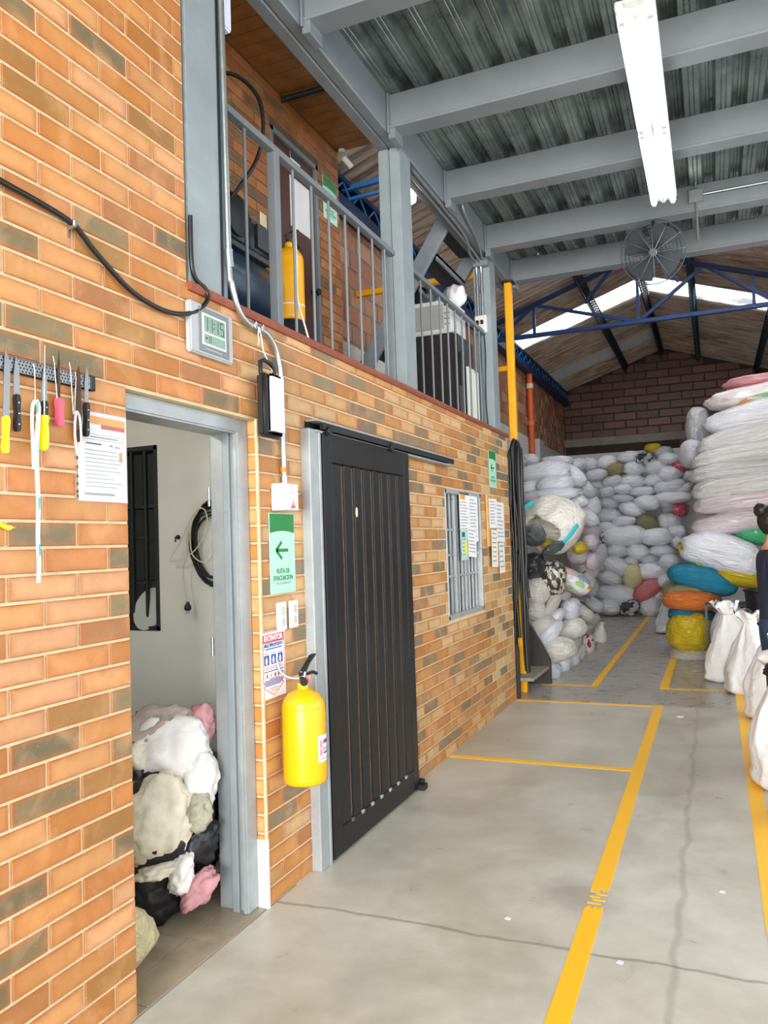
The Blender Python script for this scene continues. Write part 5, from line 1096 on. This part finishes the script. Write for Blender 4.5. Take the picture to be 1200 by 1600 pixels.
FAR = [(-0.41, 16.65, 3.12, 0.36, 0.28, 'w', 'p', -10),
    (-0.08, 16.73, 3.15, 0.41, 0.29, 'w', 'p', 14),
    (0.34, 16.81, 3.23, 0.47, 0.23, 'w', 'p', 5),
    (0.66, 16.67, 3.17, 0.33, 0.23, 'bw', 'r', 0),
    (0.84, 16.75, 3.37, 0.32, 0.17, 'y', 'r', 0),
    (1.02, 16.83, 3.28, 0.39, 0.22, 'g', 'r', 0),
    (1.14, 16.69, 3.13, 0.49, 0.22, 'w', 'p', -6),
    (1.34, 16.77, 2.96, 0.3, 0.27, 'pk', 'r', 0),
    (1.5, 16.85, 3.22, 0.3, 0.36, 'w', 'b', 0),
    (1.46, 16.71, 3.4, 0.21, 0.19, 'rd', 'r', 0),
    (-0.34, 16.79, 2.93, 0.46, 0.22, 'w', 'p', 4),
    (0.09, 16.65, 2.98, 0.4, 0.26, 'kh', 'p', 10),
    (0.45, 16.73, 2.98, 0.44, 0.26, 'w', 'p', 0),
    (0.87, 16.81, 3.0, 0.48, 0.29, 'w', 'p', 8),
    (1.13, 16.67, 2.83, 0.47, 0.3, 'w', 'p', -6),
    (1.49, 16.75, 2.76, 0.21, 0.2, 'w', 'b', 0),
    (-0.29, 16.83, 2.7, 0.44, 0.24, 'w', 'p', -5),
    (0.03, 16.69, 2.75, 0.46, 0.24, 'w', 'p', 10),
    (0.41, 16.77, 2.74, 0.5, 0.27, 'w', 'p', -5),
    (0.83, 16.85, 2.74, 0.44, 0.25, 'w', 'p', 8),
    (1.14, 16.71, 2.58, 0.6, 0.28, 'w', 'b', 8),
    (1.39, 16.79, 2.53, 0.3, 0.24, 'w', 'p', 25),
    (-0.1, 16.65, 2.53, 0.41, 0.22, 'w', 'p', 14),
    (0.22, 16.73, 2.58, 0.46, 0.21, 'w', 'p', -3),
    (0.6, 16.81, 2.51, 0.52, 0.2, 'w', 'p', 4),
    (1.17, 16.67, 2.35, 0.67, 0.23, 'w', 'b', 0),
    (0.19, 16.75, 2.39, 0.51, 0.17, 'w', 'p', -5),
    (-0.07, 16.83, 2.31, 0.43, 0.24, 'w', 'p', -16),
    (0.68, 16.69, 2.27, 0.53, 0.31, 'w', 'p', -4),
    (0.38, 16.77, 2.16, 0.52, 0.32, 'w', 'p', -16),
    (-0.12, 16.85, 2.06, 0.57, 0.29, 'w', 'p', -3),
    (1.06, 16.71, 2.17, 0.27, 0.23, 'g', 'r', 0),
    (1.29, 16.79, 2.1, 0.31, 0.28, 'pk', 'r', 0),
    (0.22, 16.65, 1.91, 0.49, 0.22, 'w', 'p', 4),
    (0.67, 16.73, 1.88, 0.49, 0.36, 'ol', 'p', -20),
    (1.08, 16.81, 1.89, 0.44, 0.3, 'w', 'r', 0),
    (-0.12, 16.67, 1.79, 0.49, 0.23, 'w', 'p', -5),
    (1.23, 16.75, 1.68, 0.38, 0.29, 'w', 'p', -18),
    (0.22, 16.5, 1.61, 0.82, 0.39, 'w', 'b', 3),
    (0.85, 16.58, 1.58, 0.55, 0.32, 'w', 'b', 0),
    (1.24, 16.66, 1.46, 0.25, 0.24, 'w', 'p', 0),
    (0.08, 16.52, 1.33, 0.44, 0.26, 'w', 'p', -5),
    (0.46, 16.6, 1.3, 0.45, 0.31, 'w', 'p', -4),
    (0.92, 16.68, 1.3, 0.5, 0.23, 'w', 'p', -3),
    (0.05, 16.54, 1.03, 0.5, 0.42, 'w', 'p', -28),
    (0.34, 16.62, 1.11, 0.28, 0.21, 'w', 'p', -15),
    (0.67, 16.7, 1.13, 0.39, 0.17, 'w', 'p', 0),
    (1.05, 16.56, 1.07, 0.42, 0.33, 'w', 'p', -5),
    (0.71, 16.64, 0.9, 0.6, 0.39, 'w', 'p', -6),
    (0.36, 16.5, 0.81, 0.37, 0.45, 'py', 'r', 0),
    (-0.1, 16.58, 0.8, 0.52, 0.33, 'w', 'p', -16),
    (0.02, 16.66, 0.46, 0.78, 0.36, 'w', 'b', -2),
    (0.64, 16.52, 0.53, 0.41, 0.42, 'sk', 'b', 35),
    (0.96, 16.6, 0.72, 0.27, 0.34, 'w', 'p', 40),
    (0.84, 16.68, 0.42, 0.21, 0.23, 'w', 'p', -20),
    (-0.12, 16.54, 0.19, 0.46, 0.32, 'w', 'p', -6),
    (0.24, 16.62, 0.18, 0.41, 0.34, 'wb', 'r', 0),
    (0.66, 16.7, 0.22, 0.4, 0.48, 'w', 'r', 0)]
LEFT = [(-0.06, 9.25, 0.99, 0.29, 0.34, 'c', 'p', -12),
    (-0.08, 9.25, 0.77, 0.25, 0.23, 'c', 'p', -5),
    (0.08, 9.42, 0.81, 0.14, 0.29, 'c', 'b', 60),
    (0.09, 9.57, 0.65, 0.16, 0.22, 'w', 'p', 50),
    (0.17, 10.16, 0.7, 0.21, 0.26, 'w', 'b', -8),
    (0.19, 10.94, 0.59, 0.19, 0.28, 'c', 'b', -35),
    (-0.07, 9.26, 0.54, 0.27, 0.31, 'c', 'b', 35),
    (0.05, 9.32, 0.49, 0.21, 0.29, 'w', 'p', 50),
    (0.16, 10.11, 0.45, 0.36, 0.26, 'c', 'b', 12),
    (0.07, 9.3, 0.29, 0.51, 0.27, 'c', 'b', 8),
    (0.18, 10.39, 0.26, 0.13, 0.16, 'c', 'b', 0),
    (0.03, 9.3, 0.04, 0.26, 0.24, 'w', 'b', -5),
    (0.1, 9.75, 0.07, 0.21, 0.23, 'w', 'b', -8),
    (0.15, 10.19, 0.07, 0.19, 0.2, 'w', 'b', -10),
    (0.17, 10.69, 0.07, 0.15, 0.2, 'c', 'b', -5),
    (0.19, 11.34, 0.08, 0.17, 0.28, 'wr', 'r', 0),
    (0.19, 12.37, 0.1, 0.17, 0.3, 'c', 's', -15),
    (0.18, 11.94, 0.38, 0.15, 0.16, 'c', 'b', 0),
    (0.17, 12.54, 0.32, 0.11, 0.3, 'g', 's', 0),
    (0.18, 11.47, 0.31, 0.11, 0.1, 'c', 'p', 0),
    (0.19, 11.75, 1.15, 0.26, 0.26, 'pl', 'r', 0),
    (0.18, 11.55, 0.97, 0.2, 0.28, 'wr', 'r', 0),
    (0.18, 12.07, 0.85, 0.15, 0.23, 'g', 'r', 0),
    (0.16, 12.35, 0.57, 0.18, 0.22, 'g', 'b', -40),
    (0.19, 10.19, 1.06, 0.3, 0.37, 'mc', 'r', -30),
    (0.09, 9.42, 1.13, 0.31, 0.39, 'bk', 'r', 0),
    (-0.08, 9.24, 1.29, 0.27, 0.28, 'nv', 'r', 0),
    (0.1, 9.94, 0.89, 0.21, 0.11, 'pl', 'p', 0),
    (-0.17, 10.6, 2.5, 0.61, 0.26, 'w', 'b', 3),
    (-0.35, 10.5, 2.29, 0.29, 0.21, 'w', 'p', 5),
    (-0.0, 10.4, 2.32, 0.45, 0.2, 'w', 'b', 4),
    (-0.06, 10.3, 2.16, 0.71, 0.17, 'w', 'b', 4),
    (-0.16, 11.4, 2.72, 0.42, 0.14, 'w', 'b', 0),
    (-0.46, 11.0, 2.72, 0.23, 0.17, 'w', 'r', 0),
    (0.1, 11.2, 2.48, 0.28, 0.28, 'w', 'r', -40),
    (0.17, 11.6, 2.34, 0.3, 0.27, 'g', 'r', -40),
    (0.17, 10.8, 2.14, 0.29, 0.21, 'w', 'b', -30),
    (0.15, 12.4, 2.08, 0.3, 0.33, 'w', 'r', 0),
    (0.14, 12.0, 1.91, 0.31, 0.27, 'w', 'p', -30),
    (0.18, 12.2, 1.71, 0.28, 0.22, 'pl', 'r', 0),
    (-0.25, 16.35, 1.57, 0.19, 0.26, 'bw', 'r', 0),
    (0.3, 11.3, 1.54, 0.2, 0.2, 'pl', 'b', 0),
    (-0.25, 16.35, 1.26, 0.29, 0.42, 'w', 'r', 0),
    (0.3, 11.4, 1.27, 0.17, 0.24, 'pl', 'b', 0),
    (-0.24, 16.4, 0.99, 0.2, 0.16, 'g', 'p', 0),
    (-0.0, 12.0, 2.67, 0.25, 0.13, 'w', 'p', 20),
    (0.14, 12.8, 2.34, 0.17, 0.16, 'g', 'b', -30),
    (0.12, 11.2, 1.37, 0.26, 0.23, 'pl', 'r', 0),
    (-0.63, 16.4, 3.1, 0.45, 0.28, 'w', 'p', 18),
    (-0.28, 16.4, 2.87, 0.46, 0.23, 'w', 'p', 10),
    (-0.06, 9.2, 1.65, 0.23, 0.23, 'gp', 'r', 0),
    (0.14, 9.3, 1.49, 0.2, 0.13, 'gp', 'b', 30),
    (0.0, 9.75, 1.54, 0.15, 0.13, 'y', 'b', -10),
    (0.25, 10.6, 1.47, 0.17, 0.17, 'y', 'b', 20)]
RIGHT = [(2.69, 11.85, 3.66, 1.07, 0.19, 'pt', 'd', 0),
    (2.56, 11.75, 3.47, 1.3, 0.3, 'mc', 'd', 4),
    (2.55, 11.65, 3.19, 1.35, 0.4, 'w', 'd', 6),
    (2.48, 11.65, 2.91, 1.4, 0.43, 'gw', 'd', 10),
    (2.45, 11.55, 2.66, 1.49, 0.32, 'gw', 'd', 6),
    (2.29, 11.55, 2.43, 1.25, 0.31, 'gw', 'd', 3),
    (2.43, 11.55, 2.25, 1.49, 0.41, 'gw', 'd', 6),
    (2.29, 11.55, 2.02, 1.21, 0.33, 'pl', 'd', 5),
    (2.17, 11.55, 1.75, 1.04, 0.34, 'pl', 'd', 4),
    (2.4, 11.75, 1.59, 0.59, 0.37, 'gn', 'd', -20),
    (1.99, 11.35, 1.35, 0.97, 0.59, 'w', 'd', -14),
    (1.74, 11.55, 1.3, 0.53, 0.41, 'y', 'p', -35),
    (2.16, 11.45, 1.03, 0.62, 0.34, 'y', 'd', -15),
    (1.73, 11.35, 1.01, 0.83, 0.4, 'te', 'd', -14),
    (1.53, 11.45, 0.87, 0.62, 0.19, 'kh', 'd', 0),
    (1.59, 11.3, 0.74, 0.68, 0.33, 'or', 'd', 3),
    (1.57, 11.35, 0.53, 0.55, 0.22, 'te', 'd', -3),
    (1.56, 11.2, 0.32, 0.57, 0.54, 'ye', 'r', 0),
    (1.57, 11.25, 0.02, 0.56, 0.22, 'c', 'd', -3),
    (1.13, 13.65, 0.29, 0.28, 0.55, 'g', 's', 0),
    (1.65, 12.55, 2.8, 0.34, 0.38, 'w', 'r', 0),
    (1.76, 12.85, 3.21, 0.34, 0.59, 'g', 'r', 0),
    (2.38, 11.75, 0.53, 0.51, 0.35, 'te', 'd', 0),
    (1.7, 11.3, -0.07, 0.47, 0.19, 'g', 'd', 0)]
pile(FAR, .70, 'far white stack', 'sacks in the far stack', .27, 1.05)
pile(LEFT, .46, 'left pile', 'sacks in the left pile', .24, 1.06)
pile(RIGHT, .85, 'tall right pile', 'sacks in the right pile', .26, 1.03)
# open big-bag with turquoise lifting straps on the left pile
bb = thing('bulk_bag', 'open white bulk bag with turquoise straps on the left pile', 'bag', (.03, 9.85, 1.5))
m = MB(); AX = Vector((-.30, -.86, -.30)).normalized(); E1 = AX.cross(Vector((0, 0, 1))).normalized(); E2 = E1.cross(AX); CB = Vector((.03, 9.85, 1.78)); NC = 40
prf = [(.02, -.42), (.45, -.40), (.80, -.32), (.97, -.18), (1.02, -.02), (.97, .12), (.86, .22), (.72, .29), (.64, .315), (.60, .30), (.57, .20), (.58, .05), (.55, -.1), (.35, -.2), (.02, -.22)]
for i, (rr, dd) in enumerate(prf):
    for j in range(NC):
        a = 2*pi*j/NC; ca, sa = cos(a), sin(a); dv = Vector((ca, sa, dd*1.5))
        r_ = rr*(1+.16*fbm(dv, 1.3, 4)+.07*ridge(dv, 3, 6)+.03*ridge(dv, 7, 2)); wob = .05*sin(3*a+1)*max(0, dd)/.3
        m.v.append(CB+E1*(ca*r_*.37)+E2*(sa*r_*.33)+AX*(dd+wob))
for i in range(len(prf)-1):
    for j in range(NC): m.face([i*NC+j, i*NC+(j+1) % NC, (i+1)*NC+(j+1) % NC, (i+1)*NC+j])
o = m.build('body', 'sack_cloth', bb, smooth=180); o.color = lin('ebe7de')
for pts in ([(-.16, -.25, .56), (-.24, -.34, .50), (-.29, -.40, .40), (-.33, -.43, .26)], [(.36, -.25, .26), (.30, -.36, .16), (.22, -.42, .06), (.16, -.44, -.04)]):
    MB().tube(spl([Vector(p)+Vector((.03, 9.85, 1.5)) for p in pts], 5), .03, 8, flat=.25).build('strap', 'cyan_cloth', bb, smooth=60)
# tied white sacks standing on the right
FG = [(2.06, 9.35, .56, .84, -6, 'tall tied white sack nearest the black rack, neck pointing left'), (2.22, 8.70, .52, .80, -3, 'tied white sack standing second from the black rack'), (2.36, 7.55, .52, .86, 2, 'tied white sack standing beside the corner of the right lane line'), (2.36, 5.60, .56, .95, -2, 'tall tied white sack whose corner touches the right lane line'), (2.40, 4.85, .50, .62, 0, 'low white sack at the right frame edge, nearest of the standing ones')]
for i, (x, y, w_, h_, rot, lab) in enumerate(FG):
    t_ = thing('tied_sack', lab, 'sack', (x, y, 0), 'tied sacks standing on the right')
    o = bpy.data.objects.new('body', standing_mesh(50+i*7, 'sack_soft', .86, (-.5, -.3, -.15, -.2, -.1)[i])); COL.objects.link(o); o.parent = t_; o.scale = (w_*1.05, w_*.9, h_); o.color = lin('f0efee'); o.rotation_euler = (0, 0, RAD((-8, 6, -5, 8, -4)[i]))
    ln = (-.5, -.3, -.15, -.2, -.1)[i]*.5*.56**1.5*w_*1.05
    MB().tube([(x+ln+.10*w_*cos(a), y+.09*w_*sin(a), h_*.86) for a in [2*pi*j/16 for j in range(16)]], .008, 6, closed=True).build('tie', 'paper_old', t_, smooth=80)
rs = thing('rag_sack', 'open sack heaped with black and white rags in front of the person', 'sack', (2.42, 6.05, 0)); o = bm_obj(ico_bm() if False else blob(4, sack_fn('b', 91)), 'body', 'sack_cloth', rs); o.scale = (.48, .45, .62); o.location = (0, 0, .31); o.color = lin('e2e2e2')
for k, (dx, dy, dz, s_, mt) in enumerate(((-.12, -.1, .66, .11, 'cloth_black'), (.05, -.12, .70, .12, 'cloth_white'), (-.16, .05, .72, .10, 'cloth_white'), (.02, .08, .74, .12, 'cloth_black'), (.14, 0, .68, .1, 'cloth_black'), (-.05, -.16, .62, .07, 'cloth_white'))): rag(dx, dy, dz, s_, s_, s_*.6, mt, 40+k, rs, 3)
# black frame rack, white sack inside, black bin
rk = thing('black_rack', 'thin black steel frame rack beside the coloured sacks', 'rack', (2.05, 10.4, 0))
for x, y in ((1.77, 10.45), (2.35, 10.45), (1.77, 10.05), (2.35, 10.05)): MB().box(x-.012, x+.012, y-.012, y+.012, 0, .76).build('leg', 'black_plastic', rk)
for a, b in (((1.77, 10.45, .75), (2.35, 10.45, .75)), ((1.77, 10.05, .75), (2.35, 10.05, .75)), ((1.77, 10.05, .75), (1.77, 10.45, .75)), ((2.35, 10.05, .75), (2.35, 10.45, .75))): MB().bar(a, b, .022, .022).build('rail', 'black_plastic', rk)
o = tag(bm_obj(blob(4, sack_fn('b', 97)), 'white_sack', 'sack_cloth', None, (2.07, 10.24, .36)), 'square white sack standing inside the black rack', 'sack'); o.scale = (.50, .36, .70); o.color = lin('e3e4ea')
bn = thing('black_bin', 'tall black tapered bin behind the person', 'bin', (2.35, 9.7, 0)); MB().lathe([(.14, 0), (.145, .01), (.185, .93), (.20, .94), (.20, .97), (.17, .97), (.16, .9)], (2.37, 9.72, 0), n=24).build('bucket', 'black_plastic', bn, smooth=50)

# ================================================================== PERSON (back towards the camera, partly cut by the frame)
pp = thing('person', 'person in navy T-shirt and jeans, dark hair tied up, standing among the sacks', 'person', (2.285, 6.55, 0))
def skin_body(name, V, E, mats, root, parent, sub=2):
    me = bpy.data.meshes.new(name); me.from_pydata([v[0] for v in V], E, []); o = bpy.data.objects.new(name, me); COL.objects.link(o)
    md = o.modifiers.new('s', 'SKIN'); md.use_smooth_shade = True
    for i, v in enumerate(V): me.skin_vertices[0].data[i].radius = v[1] if isinstance(v[1], tuple) else (v[1], v[1]); me.skin_vertices[0].data[i].use_root = (i == root)
    sb = o.modifiers.new('u', 'SUBSURF'); sb.levels = sub; sb.render_levels = sub
    bpy.context.view_layer.update(); dg = bpy.context.evaluated_depsgraph_get(); nm = bpy.data.meshes.new_from_object(o.evaluated_get(dg)); bpy.data.objects.remove(o)
    nm.name = name; nm.materials.clear()
    for q in mats: nm.materials.append(MATS[q])
    ob = bpy.data.objects.new(name, nm); COL.objects.link(ob); ob.parent = parent; nm.polygons.foreach_set('use_smooth', [True]*len(nm.polygons)); ROOT[ob.name] = ROOT[parent.name]; return ob
# local frame: x = person's right-left axis, -y = facing direction; rotated at the end
V = [((0, 0, .95), (.155, .115)), ((0, .0, 1.10), (.135, .10)), ((0, .005, 1.26), (.15, .11)), ((0, .01, 1.40), (.14, .095)), ((0, -.005, 1.485), (.06, .06)), ((0, -.03, 1.545), (.052, .055)), ((0, -.06, 1.63), (.075, .09)), ((0, -.055, 1.70), (.07, .085)),
     ((.17, .01, 1.42), (.062, .06)), ((.225, .02, 1.28), (.052, .052)), ((.25, .02, 1.14), (.040, .040)), ((.235, -.07, 1.02), (.034, .034)), ((.22, -.16, .94), (.026, .026)), ((.215, -.20, .91), (.034, .018)), ((.21, -.245, .885), (.030, .016)),
     ((-.17, .01, 1.42), (.062, .06)), ((-.225, .02, 1.28), (.052, .052)), ((-.25, .02, 1.14), (.040, .040)), ((-.235, -.07, 1.02), (.034, .034)), ((-.22, -.16, .94), (.026, .026)), ((-.215, -.20, .91), (.034, .018)), ((-.21, -.245, .885), (.030, .016)),
     ((.09, .0, .86), (.105, .11)), ((.10, 0, .66), (.082, .085)), ((.10, 0, .48), (.062, .065)), ((.10, .01, .30), (.058, .062)), ((.10, .015, .10), (.042, .045)), ((.10, .0, .05), (.04, .045)), ((.105, -.12, .035), (.038, .03)),
     ((-.09, .0, .86), (.105, .11)), ((-.10, 0, .66), (.082, .085)), ((-.10, 0, .48), (.062, .065)), ((-.10, .01, .30), (.058, .062)), ((-.10, .015, .10), (.042, .045)), ((-.10, .0, .05), (.04, .045)), ((-.105, -.12, .035), (.038, .03))]
E_ = [(0, 1), (1, 2), (2, 3), (3, 4), (4, 5), (5, 6), (6, 7), (3, 8), (8, 9), (9, 10), (10, 11), (11, 12), (12, 13), (13, 14), (3, 15), (15, 16), (16, 17), (17, 18), (18, 19), (19, 20), (20, 21), (0, 22), (22, 23), (23, 24), (24, 25), (25, 26), (26, 27), (27, 28), (0, 29), (29, 30), (30, 31), (31, 32), (32, 33), (33, 34), (34, 35)]
bd = skin_body('body', V, E_, ['skin', 'navy_shirt', 'jeans', 'black_plastic'], 0, pp)
for f_ in bd.data.polygons:
    c = f_.center
    if c.z < .075: f_.material_index = 3
    elif c.z < .965 and abs(c.x) < .205 and c.y > -.14: f_.material_index = 2
    elif c.z < 1.475 and not (abs(c.x) > .19 and c.z < 1.20): f_.material_index = 1
def fingers(sx):
    b_ = Vector((sx*.21, -.255, .88))
    for k in range(4):
        o_ = Vector((sx*(-.024+.016*k), 0, 0)); L_ = (.062, .072, .068, .052)[k]
        V_ = [(b_+o_+Vector((0, .03, .01)), .0095), (b_+o_+Vector((0, -L_*.35, -.008)), .009), (b_+o_+Vector((0, -L_*.75, -.028)), .008), (b_+o_+Vector((0, -L_*.85, -.052)), .0065)]
        skin_body('finger', V_, [(0, 1), (1, 2), (2, 3)], ['skin'], 0, pp, 1)
    V_ = [(b_+Vector((-sx*.02, .05, .012)), .011), (b_+Vector((-sx*.045, .015, .0)), .010), (b_+Vector((-sx*.05, -.02, -.012)), .008)]
    skin_body('thumb', V_, [(0, 1), (1, 2)], ['skin'], 0, pp, 1)
fingers(1); fingers(-1)
def hairf(n):
    p = Vector((n.x*.092, n.y*.108-.005, n.z*.115+1.685)); 
    if n.y < -.25 and n.z < .55: p.y = max(p.y, -.055)
    if n.z < -.3: p.x *= .8
    return p+n*.008*ridge(n, 8, 2)+Vector((0, -.028, 0))
bm_obj(blob(4, hairf), 'hair', 'hair', pp)
def bunf(n): return Vector((n.x*.05, n.y*.045+.055, n.z*.05+1.765))*1+n*.008*ridge(n, 9, 5)
bm_obj(blob(3, bunf), 'hair_bun', 'hair', pp)
m = MB()
for sx in (-1, 1): m.lathe([(.004, 0), (.010, .004), (.010, .008), (.004, .012)], (2.285+sx*.030, 6.55-.04-.112, 1.672), 'y', 10)
m.build('eye', 'paper', pp); MB().prism([(6.55-.145, 1.668), (6.55-.175, 1.638), (6.55-.145, 1.628)], 'x', 2.274, 2.296).build('nose', 'skin', pp, bevel=.004); MB().box(2.263, 2.307, 6.55-.154, 6.55-.138, 1.592, 1.602).build('mouth', 'ink_pink', pp, bevel=.003)
for sx in (-1, 1): MB().lathe([(.012, -.005), (.026, 0), (.020, .008)], (2.285+sx*.084, 6.55-.05, 1.66), 'x', 12).build('ear', 'skin', pp, smooth=50)
text('shirt_print', '//', .05, 'ink_grey', pp, (2.40-.05, 6.55+.112, 1.33), right=(-1, 0, 0)) if False else None
pp.rotation_euler = (0, 0, RAD(97))
